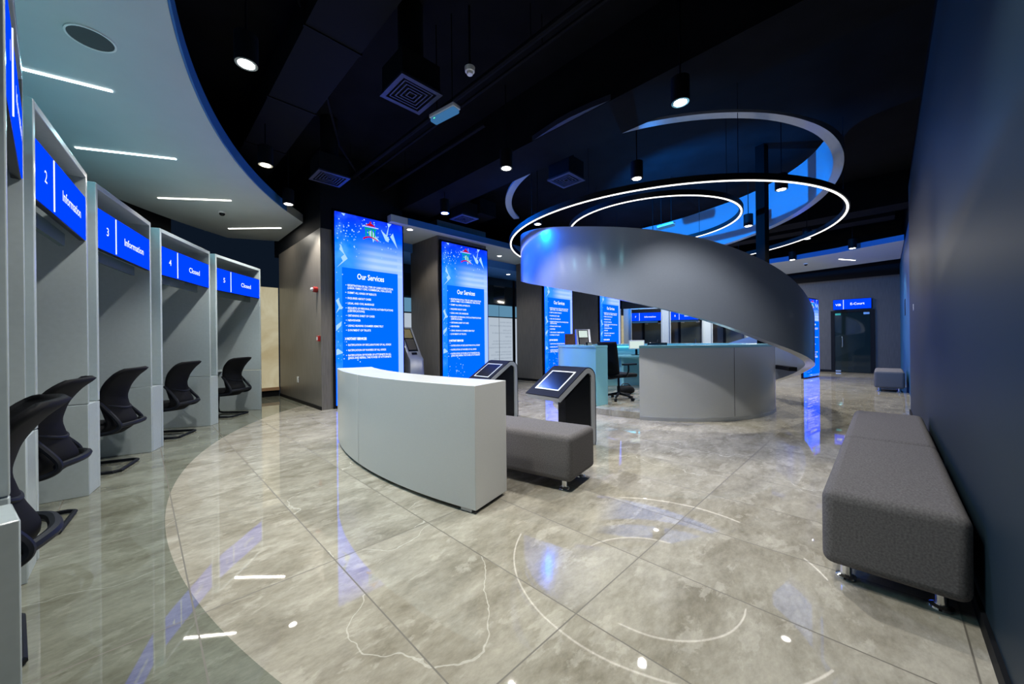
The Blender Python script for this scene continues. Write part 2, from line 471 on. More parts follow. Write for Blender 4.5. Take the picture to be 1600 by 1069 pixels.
struct(MB().prism(grid_poly([(-4, 0.3), (-4, -11), (20.5, -11), (20.5, 0.6), (8.66, 0.6), (8.66, 0.3)])[::-1], -0.15, 0.0).build('floor', M['floor']))
struct(MB().prism(grid_poly([(-4, 0.6), (-4, -11), (20.5, -11), (20.5, 0.6)])[::-1], 4.75, 4.95).build('ceiling', M['black_ceiling']))
def wall_box(name, a0, a1, b0, b1, z0, z1, m):
    return struct(MB().prism(grid_poly([(a0, b0), (a1, b0), (a1, b1), (a0, b1)])[::1], z0, z1).build(name, m))
wall_box('wall_right', -4, 8.62, 0.285, 0.60, 0, 3.6, M['wall_dark'])
wall_box('wall_right_far', 8.62, 17.9, 0.37, 0.60, 0, 3.6, M['wall_blue'])
wall_box('wall_right_upper', -4, 17.9, 0.40, 0.60, 3.6, 4.75, M['black'])
wall_box('baseboard_right', -4, 8.60, 0.270, 0.285, 0, 0.07, M['black'])
wall_box('wall_back', 17.7, 17.95, -10.4, 0.60, 0, 3.3, M['wall_end'])
wall_box('wall_back_upper', 17.68, 17.95, -10.4, 0.60, 3.3, 4.75, M['black'])
wall_box('baseboard_back', 17.67, 17.70, -10.4, 0.37, 0, 0.08, M['black'])
wall_box('wall_left', 2.32, 2.60, -10.0, -7.19, 0, 3.3, M['wood'])
wall_box('wall_left_upper', 2.32, 3.93, -10.4, -7.17, 3.3, 4.75, M['black'])
wall_box('baseboard_left', 2.305, 2.32, -10.0, -7.19, 0, 0.06, M['black'])
# black wall that closes the space behind the booths
struct(MB().arc(9.0, 9.15, 178, 262, 0, 4.75, 48, (O.x, O.y)).build('wall_booths', M['black']))
# glazed shop front behind the columns
wall_box('wall_front_upper', 2.6, 17.7, -9.75, -9.6, 2.55, 4.75, M['glass_dark'])

# curved white canopy over the booths
def canopy():
    C = Vector((4.87, 7.93)); Ri = 9.0; Ro = 8.8
    pin = []; pout = []
    n = 64
    t0 = radians(187.2); t1 = radians(262)
    for i in range(n + 1):
        t = t0 + (t1 - t0) * i / n
        p = C + Vector((cos(t), sin(t))) * Ri
        pin.append((p.x, p.y))
    u0 = radians(169.6); u1 = radians(262)
    for i in range(n + 1):
        u = u0 + (u1 - u0) * i / n
        pout.append((O.x + Ro*cos(u), O.y + Ro*sin(u)))
    # both ends on the face of the left wall
    s0 = pin[0]; e0 = AB(2.30, -8.1); pin[0] = tuple(e0[:2]); pout[0] = tuple(AB(2.30, -9.95)[:2])
    return struct(MB().strip_prism(pin, pout, 3.6, 3.76).build('trim_1', M['canopy']))
canopy()
# canopy along the far end and soffit behind the columns
far_front = [(13.30, 0.36), (13.55, -0.35), (13.85, -0.95), (14.08, -1.87), (14.2, -3.0), (14.2, -4.5), (14.0, -6.0)]
far_back = [(16.30, 0.36), (16.45, -0.35), (16.6, -0.95), (16.8, -1.87), (17.0, -3.0), (17.2, -4.5), (17.4, -6.0)]
struct(MB().strip_prism([tuple(AB(*p)[:2]) for p in far_front], [tuple(AB(*p)[:2]) for p in far_back], 3.6, 3.74).build('trim_2', M['canopy']))
struct(MB().prism(grid_poly([(3.6, -7.0), (3.6, -8.3), (14.0, -8.3), (14.0, -7.0)])[::-1], 3.66, 3.80).build('trim_3', M['canopy']))
struct(MB().prism(grid_poly([(3.0, -8.3), (3.0, -9.7), (16.5, -9.7), (16.5, -8.3)])[::-1], 3.45, 3.66).build('trim_4', mat('blue_soffit_paint', (0.05, 0.22, 0.62), 0.6)))

M['edge_blue_light'] = mat('painted_blue_edge_light', (0.03, 0.15, 0.40), 0.55)  # blue light on the canopy edges, put into the colour of added bands
struct(MB().arc(8.982, 8.998, 187.8, 262, 3.602, 3.76, 64, (4.87, 7.93)).build('trim_8', M['edge_blue_light']))
fe = [tuple(AB(a_, b_)[:2]) for a_, b_ in far_front]
struct(MB().strip_prism([tuple(AB(a_ - .015, b_)[:2]) for a_, b_ in far_front], [tuple(AB(a_ - .001, b_)[:2]) for a_, b_ in far_front], 3.602, 3.74).build('trim_9', M['edge_blue_light']))
struct(MB().prism(grid_poly([(3.97, -6.985), (3.97, -6.999), (14.0, -6.999), (14.0, -6.985)])[::-1], 3.662, 3.80).build('trim_10', M['edge_blue_light']))

# black beam, ducts and pipes under the dark ceiling
def beam(name, a0, a1, b0, b1, z0, z1, m):
    return struct(MB().prism(grid_poly([(a0, b0), (a1, b0), (a1, b1), (a0, b1)]), z0, z1).build(name, m))
beam('trim_5', 3.88, 4.60, -9.6, 0.38, 3.985, 4.75, M['black_ceiling'])
beam('trim_6', 11.4, 12.0, -9.6, 0.38, 4.05, 4.75, M['black_ceiling'])

# added fin shaped as the blue lit crescent at the near face of the beam
struct(MB().prism(grid_poly([(3.878, -3.44), (3.845, -3.2), (3.815, -2.95), (3.81, -2.75), (3.835, -2.45), (3.878, -2.22)])[::-1], 3.99, 4.06).build('trim_7', M['vent']))

# ------------------------------------------------------------------ information booths
def booth_frame(name, label, phi, number, word, group, rad=7.0, rz=None, loc=None, deep=True, half=0.60):
    if loc is None:
        p = radians(phi)
        loc = O + Vector((cos(p), sin(p), 0)) * rad
        rz = p - pi/2
    t = thing(name, label, 'booth', loc, rz, group)
    d = 1.25 if deep else 0.35
    w = half
    for sx in (-1, 1):
        x0, x1 = (sx*w - 0.035, sx*w) if sx > 0 else (sx*w, sx*w + 0.035)
        mb = MB().box(x0, x1, 0, d, 0.738, 2.60).box(x0, x1, 0, d, 0, 0.733)
        mb.build('side_panel', M['white'], t, 0.004)
    MB().box(-w + 0.036, w - 0.036, 0.0, d, 2.555, 2.60).build('top_panel', M['white'], t, 0.004)
    if deep:
        MB().box(-w + 0.036, w - 0.036, d - 0.04, d, 0, 2.554).build('back_panel', M['white'], t)
        dk = MB().box(-w + 0.037, w - 0.037, 0.66, d - 0.041, 0.715, 0.755).build('desk', M['white'], t, 0.004)
        MB().box(-w + 0.04, w - 0.04, 0.95, 0.97, 0.10, 0.714).build('modesty_panel', M['white'], dk)
    ds = MB().box(-w + 0.037, w - 0.037, 0.006, 0.04, 2.045, 2.40).build('display', M['gloss_black'], t, 0.003)
    MB().box(-w + 0.042, w - 0.042, 0.002, 0.0055, 2.052, 2.393).build('lit_panel', M['disp_blue'], ds)
    xs = -w + 0.36
    MB().box(xs - 0.006, xs + 0.006, -0.003, 0.001, 2.06, 2.385).build('divider_line', M['txt'], ds)
    mb = MB()
    put_text(mb, number, (-w + 0.04 + xs) / 2, 2.222, 0.105, -0.002, 'CENTER', 0.0006)
    put_text(mb, word, (xs + w - 0.04) / 2, 2.215, 0.098, -0.002, 'CENTER', 0.0012)
    mb.build('lettering', M['txt'], ds)
    MB().box(-w + 0.05, w - 0.16, 0.09, 0.12, 1.965, 2.06).build('display_bracket', M['frost'], t)
    return t
BOOTHS = [(231.0, '1', 'Information', 'white cubicle at the very left edge of the photo, its blue sign seen almost edge-on'),
          (219.1, '2', 'Information', 'white cubicle whose blue sign shows the number 2 and the word Information'),
          (207.8, '3', 'Information', 'white cubicle whose blue sign shows the number 3 and the word Information'),
          (196.3, '4', 'Closed', 'white cubicle whose blue sign shows the number 4 and the word Closed'),
          (185.4, '5', 'Closed', 'white cubicle whose blue sign shows the number 5 and Closed, last before the glowing panel')]
for ph, n, wd, lb in BOOTHS:
    booth_frame('information_booth', lb, ph, n, wd, 'numbered cubicles along the curved left side', 6.98)
# piers filling the wedge gaps between cubicles
PIERS = [(237.4, 'tall white pier left of the first cubicle, cut by the left edge of the photo'),
         (225.05, 'tall white pier between the first cubicle and the one with sign 2'),
         (213.5, 'tall white pier between the cubicles with signs 2 and 3'),
         (202.05, 'tall white pier between the cubicles with signs 3 and 4'),
         (190.8, 'tall white pier between the cubicles with signs 4 and 5')]
for ph, lb in PIERS:
    p = radians(ph)
    t = thing('booth_pier', lb, 'pier', O + Vector((cos(p), sin(p), 0)) * 7.005, p - pi/2, 'piers between the cubicles')
    hw = 0.098 if ph != 225.05 else 0.11
    MB().prism([(-hw, 0.0), (hw, 0.0), (hw + 0.03, 0.32), (-hw - 0.03, 0.32)], 0, 0.735).build('plinth_block', M['white'], t, 0.004)
    MB().prism([(-hw, 0.11), (hw, 0.11), (hw + 0.03, 0.32), (-hw - 0.03, 0.32)], 0.737, 2.56).build('upper_channel', M['white'], t)
    MB().box(-hw, hw, 0.09, 0.30, 2.562, 2.60).build('cap', M['white'], t)

# ------------------------------------------------------------------ cantilever chairs at the booths
def make_chair(label, loc, rz):
    t = thing('visitor_chair', label, 'chair', loc, rz, 'black chairs at the cubicles')      # faces +y
    PY = [(0.36, -0.17), (0.40, -0.26), (0.46, -0.290), (0.58, -0.235), (0.70, -0.205), (0.82, -0.235), (0.90, -0.285), (0.955, -0.335), (0.985, -0.385)]
    PW = [(0.36, 0.21), (0.44, 0.220), (0.58, 0.195), (0.72, 0.215), (0.86, 0.250), (0.985, 0.255)]
    def back(u, v):
        z = 0.36 + 0.625*v; q = 2*u - 1
        y = sum(interp(PY, min(.985, max(.36, z + d))) for d in (-.03, -.015, 0, .015, .03))/5
        w = interp(PW, z)
        if v > 0.93: w -= 0.05*((v - .93)/.07)**2
        return (q*w, y - 0.02 + 0.13*q*q*(1 - v*.35), z)
    o = MB().grid(back, 14, 30).build('backrest', M['chair'], t)
    k = o.modifiers.new('solid', 'SOLIDIFY'); k.thickness = 0.026; k.offset = 0
    fr = MB()
    for sx in (-1, 1):
        fr.tube(spline([(sx*0.215, 0.04, 0.385), (sx*0.24, -0.15, 0.38), (sx*0.245, -0.25, 0.405), (sx*0.24, -0.275, 0.46), (sx*0.215, -0.20, 0.57), (sx*0.205, -0.115, 0.68)], 6), 0.018, 8)
    fr.tube(spline([(-0.24, -0.265, 0.44), (-.12, -0.335, 0.45), (0, -0.35, 0.45), (.12, -0.335, 0.45), (0.24, -0.265, 0.44)], 5), 0.022, 8)
    fr.tube(spline([(-0.205, -0.125, 0.66), (-0.08, -0.245, 0.60), (0.08, -0.245, 0.60), (0.205, -0.125, 0.66)], 5), 0.012, 8)
    fr.build('back_frame', M['chair_frame'], t)
    def pad(u, v):
        a = 2*pi*u
        rx = 0.235; ry = 0.23
        n = 4.0
        c, s_ = cos(a), sin(a)
        q = (abs(c)**n + abs(s_)**n)**(-1/n)
        f = [(0.0, 0), (0.95, 0.0), (1.0, 0.02), (1.0, 0.045), (0.94, 0.065), (0.0, 0.075)]
        r, z = f[int(round(v*5))]
        return (rx*q*c*r, 0.03 + ry*q*s_*r, 0.37 + z*1.25)
    MB().grid(pad, 32, 5).build('seat', M['chair'], t, 0, 2, 60)
    b = MB()
    x = 0.225
    loop = [(-x, 0.22, 0.39), (-x, 0.255, 0.34), (-x, 0.27, 0.10), (-x, 0.25, 0.03), (-x, 0.20, 0.017), (-x, -0.22, 0.017), (-x+0.03, -0.26, 0.017),
            (x-0.03, -0.26, 0.017), (x, -0.22, 0.017), (x, 0.20, 0.017), (x, 0.25, 0.03), (x, 0.27, 0.10), (x, 0.255, 0.34), (x, 0.22, 0.39)]
    b.tube(loop, 0.0145, 8)
    b.tube([(-x, 0.22, 0.39), (-x + 0.02, -0.10, 0.395)], 0.013, 8).tube([(x, 0.22, 0.39), (x - 0.02, -0.10, 0.395)], 0.013, 8)
    b.tube([(-x, 0.0, 0.392), (x, 0.0, 0.392)], 0.012, 8)
    b.build('cantilever_base', M['chair_frame'], t)
    return t
def chair_at(ph, r, turn=0):
    p = radians(ph)
    return O + Vector((cos(p), sin(p), 0))*r, p - pi/2 + radians(turn)
chair_spots = [(231.3, 7.24, 2, 'black mesh chair in the first cubicle, cut off by the left edge of the photo'),
               (219.4, 7.24, 0, 'black mesh chair in front of the desk under sign 2'),
               (207.6, 7.25, 0, 'black mesh chair in front of the desk under sign 3'),
               (196.2, 7.27, 0, 'black mesh chair in front of the desk under sign 4'),
               (184.9, 7.29, -3, 'black mesh chair in front of the desk under sign 5, nearest the glowing panel')]
ch0 = None
for ph, r, tn, lb in chair_spots:
    loc, rz = chair_at(ph, r, tn)
    if ch0 is None: ch0 = make_chair(lb, loc, rz)
    else: copy_thing(ch0, lb, loc, rz)

# small things on the desks
def on_booth(ph, x, y, z):
    p = radians(ph); rz = p - pi/2
    return O + Vector((cos(p), sin(p), 0))*6.99 + Vector((cos(rz)*x - sin(rz)*y, sin(rz)*x + cos(rz)*y, z)), rz
loc, rz = on_booth(196.3, -0.30, 0.85, 0.755)
t = thing('tissue_box', 'small tissue box with blue and red print on the desk under sign 4', 'box', loc, rz)
MB().box(-0.06, 0.06, -0.055, 0.055, 0, 0.10).build('carton', mat('blue_carton', (0.10, 0.20, 0.34), 0.5, 0, 0.4, (25, 0.6, (1, 1, 3))), t, 0.004)
MB().box(-0.06, 0.06, -0.055, 0.055, 0.1005, 0.118).build('lid', M['red'], t, 0.003)
loc, rz = on_booth(185.4, -0.34, 0.95, 0.755)
t = thing('desk_monitor', 'black monitor on the desk under sign 5', 'monitor', loc, rz)
MB().box(-0.10, 0.10, -0.08, 0.08, 0, 0.012).build('base', M['gloss_black'], t, 0.004)
MB().box(-0.02, 0.02, 0.0, 0.03, 0.012, 0.16).build('neck', M['gloss_black'], t)
MB().box(-0.20, 0.20, -0.02, 0.015, 0.13, 0.40).build('display_panel', M['gloss_black'], t, 0.006)

# glowing onyx panel in the corner beyond the booths
t = thing('backlit_panel', 'glowing cream onyx panel in the corner beside the last cubicle', 'panel', AB(1.55, -10.02), YAW)
t.rotation_euler = (0, 0, YAW)
MB().box(-0.45, 0.75, 0, 0.06, 0.21, 2.52).build('onyx_sheet', M['onyx'], t)
MB().box(-0.45, 0.75, -0.04, 0.06, 0.14, 0.208).build('wooden_ledge', mat('tan_wood', (0.42, 0.25, 0.13), 0.5), t)
MB().box(-0.45, 0.75, 0.0, 0.06, 0, 0.138).build('plinth', M['black'], t)

# ------------------------------------------------------------------ columns with service displays
LIST = [(2.275, '•', 'REGISTRATION OF ALL TYPE OF CASES & EXECUTION', 0.91), (2.225, '', '(LABOR / FAMILY / CIVIL / COMMERCIAL / REAL ESTATE)', 0.88),
        (2.138, '•', 'SUBMIT ALL KINDS OF RESULTS', 0.56), (2.036, '•', 'INQUIRIES ABOUT CASES', 0.45), (1.940, '•', 'LEGAL AND CIVIL MARRIAGE', 0.51),
        (1.850, '•', 'REQUESTS OF PERSONAL STATUS AUTHENTICATIONS', 0.91), (1.797, '', '(CERTIFICATIONS)', 0.32), (1.710, '•', 'OBTAINING SHEET OF CASES', 0.52),
        (1.622, '•', 'NEWSPAPER', 0.24), (1.521, '•', 'USING HEARING CHAMBER REMOTELY', 0.70), (1.437, '•', 'E-PAYMENT OF TRUSTS', 0.44),
        (1.161, '•', 'RATIFICATION OF DECLARATIONS OF ALL KINDS', 0.86), (1.062, '•', 'RATIFICATION OF WAIVERS OF ALL KINDS', 0.75),
        (0.968, '•', 'RATIFICATION OF POWER OF ATTORNEYS IN ALL', 0.86), (0.918, '', 'KINDS AND REPEAL THE POWER OF ATTORNEYS', 0.86)]
def letters():
    mb = MB(); y = -0.036
    put_text(mb, 'Our Services', 0.665, 2.455, 0.150, y, 'CENTER', 0.003, 0.54)
    for z, bl, s, w in LIST:
        if bl: put_text(mb, bl, 0.172, z, 0.06, y)
        put_text(mb, s, 0.21, z, 0.052, y, 'LEFT', 0.0012, w)
    put_text(mb, '›', 0.150, 1.285, 0.09, y, 'LEFT', 0.002)
    put_text(mb, 'NOTARY SERVICES', 0.185, 1.278, 0.062, y, 'LEFT', 0.0035, 0.38)
    return mb
def flat(mb, pts, y):
    # shard or dot facing the viewer
    mb.poly([(p[0], y, p[1]) for p in pts])
def shards():
    mb = MB(); y = -0.030
    P = [[(0.10, 3.02), (0.15, 2.88), (0.22, 2.77), (0.13, 2.72), (0.10, 2.78), (0.16, 2.84), (0.07, 2.92)], [(0.22, 2.77), (0.15, 2.74), (0.02, 2.58)],
         [(0.0, 1.98), (0.05, 2.02), (0.07, 1.94), (0.13, 1.83), (0.06, 1.82), (0.0, 1.74), (0.05, 1.86)],
         [(0.0, 1.52), (0.10, 1.60), (0.09, 1.52), (0.0, 1.42)], [(0.0, 1.08), (0.03, 1.10), (0.13, 1.02), (0.0, 0.98)],
         [(0.88, 3.44), (0.99, 3.36), (1.06, 3.29), (1.04, 3.22), (0.98, 3.24)], [(1.02, 3.60), (1.11, 3.60), (1.05, 3.52), (1.02, 3.34), (0.99, 3.34), (1.04, 3.52)],
         [(1.08, 3.34), (1.14, 3.42), (1.24, 3.12)], [(0.60, 3.34), (0.70, 3.40), (0.75, 3.32), (0.86, 3.20), (0.76, 3.23), (0.72, 3.16), (0.70, 3.24)],
         [(0.11, 3.60), (0.19, 3.60), (0.15, 3.56)]]
    for p in P: flat(mb, p, y)
    return mb
def sparks():
    mb = MB(); y = -0.0375
    rnd = random.Random(3)
    def dot(x, z, r):
        flat(mb, [(x + r*cos(2*pi*k/7), z + r*sin(2*pi*k/7)) for k in range(7)], y)
    for i in range(60):
        x = rnd.uniform(0.03, 1.2); z = 3.6 - abs(rnd.gauss(0, 0.28)) - 0.03
        dot(x, z, rnd.choice((0.006, 0.009, 0.013)))
    for i in range(26):
        dot(rnd.uniform(0.02, 0.42), rnd.uniform(3.0, 3.45), rnd.choice((0.008, 0.012)))
    for i in range(26):
        dot(abs(rnd.gauss(0, 0.10)) + 0.01, rnd.uniform(0.4, 2.6), rnd.choice((0.005, 0.008, 0.011)))
    for i in range(36):
        dot(rnd.uniform(0.1, 0.6), rnd.uniform(0.2, 0.95), rnd.choice((0.005, 0.008, 0.012)))
    return mb
def splash():
    mb = MB(); y = -0.0305
    rnd = random.Random(11)
    for i in range(10):
        x = 0.15 + 0.11*i; z = rnd.uniform(0.25, 0.55)
        flat(mb, [(x, z), (x + rnd.uniform(.06, .14), z - rnd.uniform(.02, .1)), (x + rnd.uniform(.02, .10), z - rnd.uniform(.10, .2)), (x - .04, z - .08)], y)
    return mb
def emblem_parts(parent):
    y = -0.0365; cx = 0.665; cz = 3.42
    a = MB(); flat(a, [(cx-.11, cz+.045), (cx-.02, cz+.10), (cx-.015, cz+.135), (cx+.02, cz+.135), (cx+.02, cz+.10), (cx+.11, cz+.045)], y)
    n = 10; arc_t = []; arc_b = []
    for i in range(n + 1):
        u = i/n; x = cx - .15 + .30*u; arc_t.append((x, cz - .24 + .085*sin(pi*min(1, .15 + .75*u)))); arc_b.append((x, cz - .275 + .095*sin(pi*min(1, .12 + .75*u))))
    flat(a, arc_b + arc_t[::-1], y - .0006)
    a.build('emblem_roof', M['em_red'], parent)
    b = MB(); flat(b, [(cx-.165, cz+.035), (cx-.16, cz+.02), (cx+.16, cz+.02), (cx+.165, cz+.035)], y); b.build('emblem_line', M['em_white'], parent)
    c = MB(); flat(c, [(cx-.12, cz+.005), (cx-.12, cz-.02), (cx+.12, cz-.02), (cx+.12, cz+.005)], y)
    for k in (-.09, -.035, .03, .085):
        flat(c, [(cx+k-.012, cz-.02), (cx+k-.012, cz-.19 + .03*(k > -.05)), (cx+k+.012, cz-.18 + .03*(k > -.05)), (cx+k+.012, cz-.02)], y)
    c.build('emblem_columns', M['em_green'], parent)
letters_me = letters().mesh('lettering', M['txt']); shards_me = shards().mesh('paper_birds', M['spark']); sparks_me = sparks().mesh('sparkles', M['spark']); splash_me = splash().mesh('splash', M['spark'])
def add_mesh(name, me, parent):
    o = bpy.data.objects.new(name, me); COL.objects.link(o); o.parent = parent; return o
def service_display(label, a, b, rz=YAW, loc=None, h=3.66, w=1.35):
    t = thing('service_display', label, 'display screen', loc if loc else AB(a, b), rz, 'tall blue service screens')
    k = h / 3.70
    fr = MB().box(-0.045, w + 0.045, 0.0, 0.055, 0.0, 3.66).build('frame', M['gloss_black'], t, 0.004)
    sc = MB().box(0, w, -0.028, -0.001, 0.06, 3.61).build('screen', M['screen'], t)
    p = MB().box(0.115, 1.235, -0.034, -0.0285, 0.16, 2.60).build('list_panel', M['panel_blue'], sc)
    add_mesh('lettering', letters_me, sc); add_mesh('paper_birds', shards_me, sc); add_mesh('sparkles', sparks_me, sc); add_mesh('splash', splash_me, sc)
    emblem_parts(sc)
    for ch in (fr, sc): ch.scale = (1, 1, k)
    return t
SB = -7.16
service_display('tall blue service screen nearest the camera, left of the other screens', 2.56, SB, h=3.74)
service_display('second tall blue service screen, rising behind the low kiosk and white counter', 4.90, SB + .02, h=3.60)
service_display('tall blue service screen partly behind the upright kiosk, left of the office chair', 8.55, SB, h=3.60)
service_display('farthest tall blue service screen, seen under the spiral band beside the far cubicles', 11.62, SB, h=3.60)
tt = Vector((1.036, 0.72, 0)).normalized()
service_display('blue service screen standing right of the spiral, mostly hidden by it', 0, 0, math.atan2(tt.y, tt.x), Vector((8.78, 11.22, 0)), h=2.50, w=1.22)
def column(label, a0, a1, b0, b1):
    t = thing('column', label, 'column', AB((a0 + a1)/2, (b0 + b1)/2), YAW, 'grey clad columns behind the screens')
    w = (a1 - a0)/2; d = (b1 - b0)/2
    MB().box(-w, w, -d, d, 0.07, 4.02).build('cladding', M['wood'], t, 0.004)
    MB().box(-w + .01, w - .01, -d + .01, d - .01, 0, 0.069).build('plinth', M['black'], t)
column('wide grey clad column carrying the screen nearest the camera', 2.605, 3.93, -8.3, SB - .062)
column('grey clad column behind the second service screen', 4.83, 6.30, -8.4, SB - .05)
column('grey clad column carrying the third service screen, beside the lettered shop window', 8.47, 9.95, -8.25, SB - .062)
column('dark clad column carrying the farthest service screen', 11.54, 13.02, -8.3, SB - .062)

# fixtures on the left wall
def wall_fix(name, label, cat, a, b, z, rz=0.0):
    return thing(name, label, cat, AB(a, b, z), rz)
RZW = YAW - pi/2          # local x -> -b direction reversed; local -y faces -a
t = wall_fix('fire_alarm', 'round red fire alarm sounder high on the grey wall', 'alarm', 2.318, -7.37, 2.20, RZW)
MB().lathe([(0.05, 0), (0.055, 0.03), (0.05, 0.07), (0.03, 0.075)], 18, Matrix.Rotation(pi/2, 4, 'X')).build('sounder_body', M['red'], t)
MB().lathe([(0.032, 0.0755), (0.03, 0.10), (0.012, 0.115)], 16, Matrix.Rotation(pi/2, 4, 'X')).build('strobe_lens', M['plug'], t)
t = wall_fix('fire_call_point', 'small red fire call point on the grey wall below the alarm', 'alarm', 2.318, -7.26, 1.30, RZW)
MB().box(-0.045, 0.045, -0.045, 0, -0.05, 0.05).build('housing', M['red'], t, 0.006)
MB().box(-0.028, 0.028, -0.048, -0.0455, -0.028, 0.028).build('break_glass', M['plug'], t)
t = wall_fix('wall_socket', 'white wall socket low on the grey wall left of the first screen', 'socket', 2.318, -8.60, 0.47, RZW)
MB().box(-0.045, 0.045, -0.012, 0, -0.06, 0.06).build('faceplate', M['plug'], t, 0.004)
MB().box(-0.02, 0.02, -0.016, -0.0125, 0.01, 0.035).build('switch', M['plug'], t)

# ------------------------------------------------------------------ shop front between the columns
def shopfront():
    y = -9.62
    def pane(n, a0, a1):
        t = thing('window_%d' % n, None, None, AB(a0, y), YAW, None, 'structure')
        w = a1 - a0
        MB().box(0, w, 0.02, 0.04, 0.22, 2.06).build('poster_film', M['poster'], t)
        MB().box(0, w, 0.02, 0.04, 2.10, 2.50).build('upper_film', M['poster_top'], t)
        MB().box(0, w, 0.0, 0.05, 2.061, 2.099).build('rail', M['gloss_black'], t)
        MB().box(0, w, 0.0, 0.06, 0.08, 0.215).build('bottom_rail', mat('blue_rail', (0.02, 0.12, 0.35), 0.4), t)
        MB().box(0, w, 0.0, 0.06, 0.0, 0.079).build('sill', M['black'], t)
        for x in (0, w):
            MB().box(x - 0.03, x + 0.03, -0.03, 0.055, 0, 3.44).build('mullion', M['black'], t)
        MB().box(w*0.5 - .004, w*0.5 + .004, 0.008, 0.018, 0.22, 2.5).build('glass_joint', M['gloss_black'], t)
        mb = MB()
        L = ['NOTARY SERVICES', 'RATIFICATION OF DECLARATIONS', 'OF ALL KINDS', 'RATIFICATION OF WAIVERS OF', 'ALL KINDS', 'RATIFICATION OF POWER OF', 'ATTORNEYS IN ALL KINDS AND', 'REPEAL THE POWER OF ATTORNEYS',
             'USING HEARING CHAMBER', 'REQUESTS OF PERSONAL STATUS', 'OBTAINING SHEET OF CASES', 'E-PAYMENT OF TRUSTS', 'LEGAL AND CIVIL MARRIAGE']
        for i, s in enumerate(L):
            put_text(mb, s, w - 0.10, 1.90 - 0.128*i - (0.03 if i in (2, 5, 8) else 0), 0.066, 0.010, 'LEFT', 0.0, None, True)
        mb.build('reversed_lettering', M['ink_emit'], t)
        return t
    pane(1, 3.75, 5.15); pane(2, 5.19, 6.8); pane(3, 6.84, 8.28); pane(4, 8.30, 9.7); pane(5, 9.74, 11.2); pane(6, 11.24, 12.9)
    t = thing('door_header', 'blue box above the shop door between the second and third screens', 'door header', AB(7.35, -9.50, 2.08), YAW)
    MB().box(-0.9, 0.55, 0, 0.10, 0, 0.09).build('cover', mat('blue_header', (0.02, 0.10, 0.34), 0.35), t, 0.006)
    MB().box(0.30, 0.40, 0.0, 0.08, 0.091, 1.36).build('hanger_post', M['black'], t)
shopfront()

# ------------------------------------------------------------------ far wall: doors, sign, cubicles
def glass_door(n, b, handle_left=True, w=0.93, h=2.12, label=''):
    t = thing('door_%d' % n, None, None, AB(17.69, b), YAW - pi/2, None, 'structure')     # local x -> +b, local -y faces -a
    fr = MB().box(-w/2 - .10, -w/2, -0.05, 0, 0, h + .07).box(w/2, w/2 + .10, -0.05, 0, 0, h + .07).box(-w/2, w/2, -0.05, 0, h, h + .07)
    fr.build('door_frame', M['black'], t)
    MB().box(-w/2 + .004, w/2 - .004, -0.03, -0.018, 0.01, h - .004).build('glass_leaf', M['glass_dark'] if handle_left else M['door_glass'], t)
    x = -w/2 + 0.20 if handle_left else w/2 - 0.20
    MB().tube(spline([(x, -0.03, 0.90), (x, -0.075, 0.905), (x + .01, -0.08, 0.95), (x + .01, -0.08, 1.20), (x, -0.075, 1.245), (x, -0.03, 1.25)], 4), 0.016, 8).build('pull_handle', M['chrome'], t)
    MB().box(-w/2 + .02, -w/2 + .17, -0.037, -0.031, h - .09, h - .02).build('closer_plate', mat('green_plate', (.05, .45, .30), .4) if handle_left else M['steel'], t)
    MB().box(w/2 - .17, w/2 - .02, -0.037, -0.031, h - .09, h - .02).build('hinge_plate', M['steel'], t)
    MB().box(-w/2 + .02, -w/2 + .16, -0.037, -0.031, 0.02, 0.07).build('floor_plate', M['steel'], t)
    return t
glass_door(1, -0.80)
t = thing('room_sign', 'blue lit sign reading VIB and E-Court above the far glass door', 'sign', AB(17.66, -0.80, 2.22), YAW - pi/2)
MB().box(-0.50, 0.50, -0.06, 0, 0, 0.36).build('casing', M['gloss_black'], t, 0.004)
lp = MB().box(-0.49, 0.49, -0.066, -0.0605, 0.01, 0.35).build('lit_panel', M['disp_blue'], t)
MB().box(-0.225, -0.21, -0.071, -0.067, 0.015, 0.345).build('divider_line', M['txt'], t)
mb = MB(); put_text(mb, 'VIB', -0.355, 0.17, 0.105, -0.070, 'CENTER', 0.002); put_text(mb, 'E-Court', 0.14, 0.185, 0.11, -0.070, 'CENTER', 0.002); mb.build('lettering', M['txt'], t)
for n, b in ((2, -7.95), (3, -6.22), (4, -4.35)): glass_door(n, b, False, 0.85, 2.08)
# far cubicles facing the camera
far = [(-0.75, '6', 'Information', 'far open cubicle half hidden behind the farthest service screen'), (0.92, '7', 'Information', 'far open cubicle just right of the farthest service screen, its whole blue sign showing'),
       (2.49, '8', 'Information', 'far open cubicle third from the left, its blue sign touching the spiral band'), (4.06, '9', 'Information', 'far open cubicle whose sign is cut by the spiral band')]
for i, (tc_, n, wd, lb) in enumerate(far):
    booth_frame('far_booth', lb, 0, n, wd, 'open cubicles at the far end', rz=math.atan2(-0.333, 0.943), loc=Vector((4.9 + .943*tc_, 16.3 - .333*tc_, 0)), deep=False, half=0.63)
fp = ['white pier right of the farthest service screen', 'white pier between the two whole blue signs of the far cubicles', 'white pier left of the far glass door nearest the spiral', 'white pier at the right end of the far cubicles, under the spiral band']
for i, lb in enumerate(fp):
    tt2 = 0.135 + 1.57*i
    t = thing('far_pier', lb, 'pier', Vector((4.9 + .943*tt2, 16.3 - .333*tt2, 0)), math.atan2(-0.333, 0.943), 'piers between the far cubicles')
    MB().box(-0.145, 0.145, 0, 0.34, 0, 0.735).build('plinth_block', M['white'], t, 0.004)
    MB().box(-0.145, 0.145, 0.06, 0.34, 0.737, 2.6).build('upper_channel', M['white'], t)
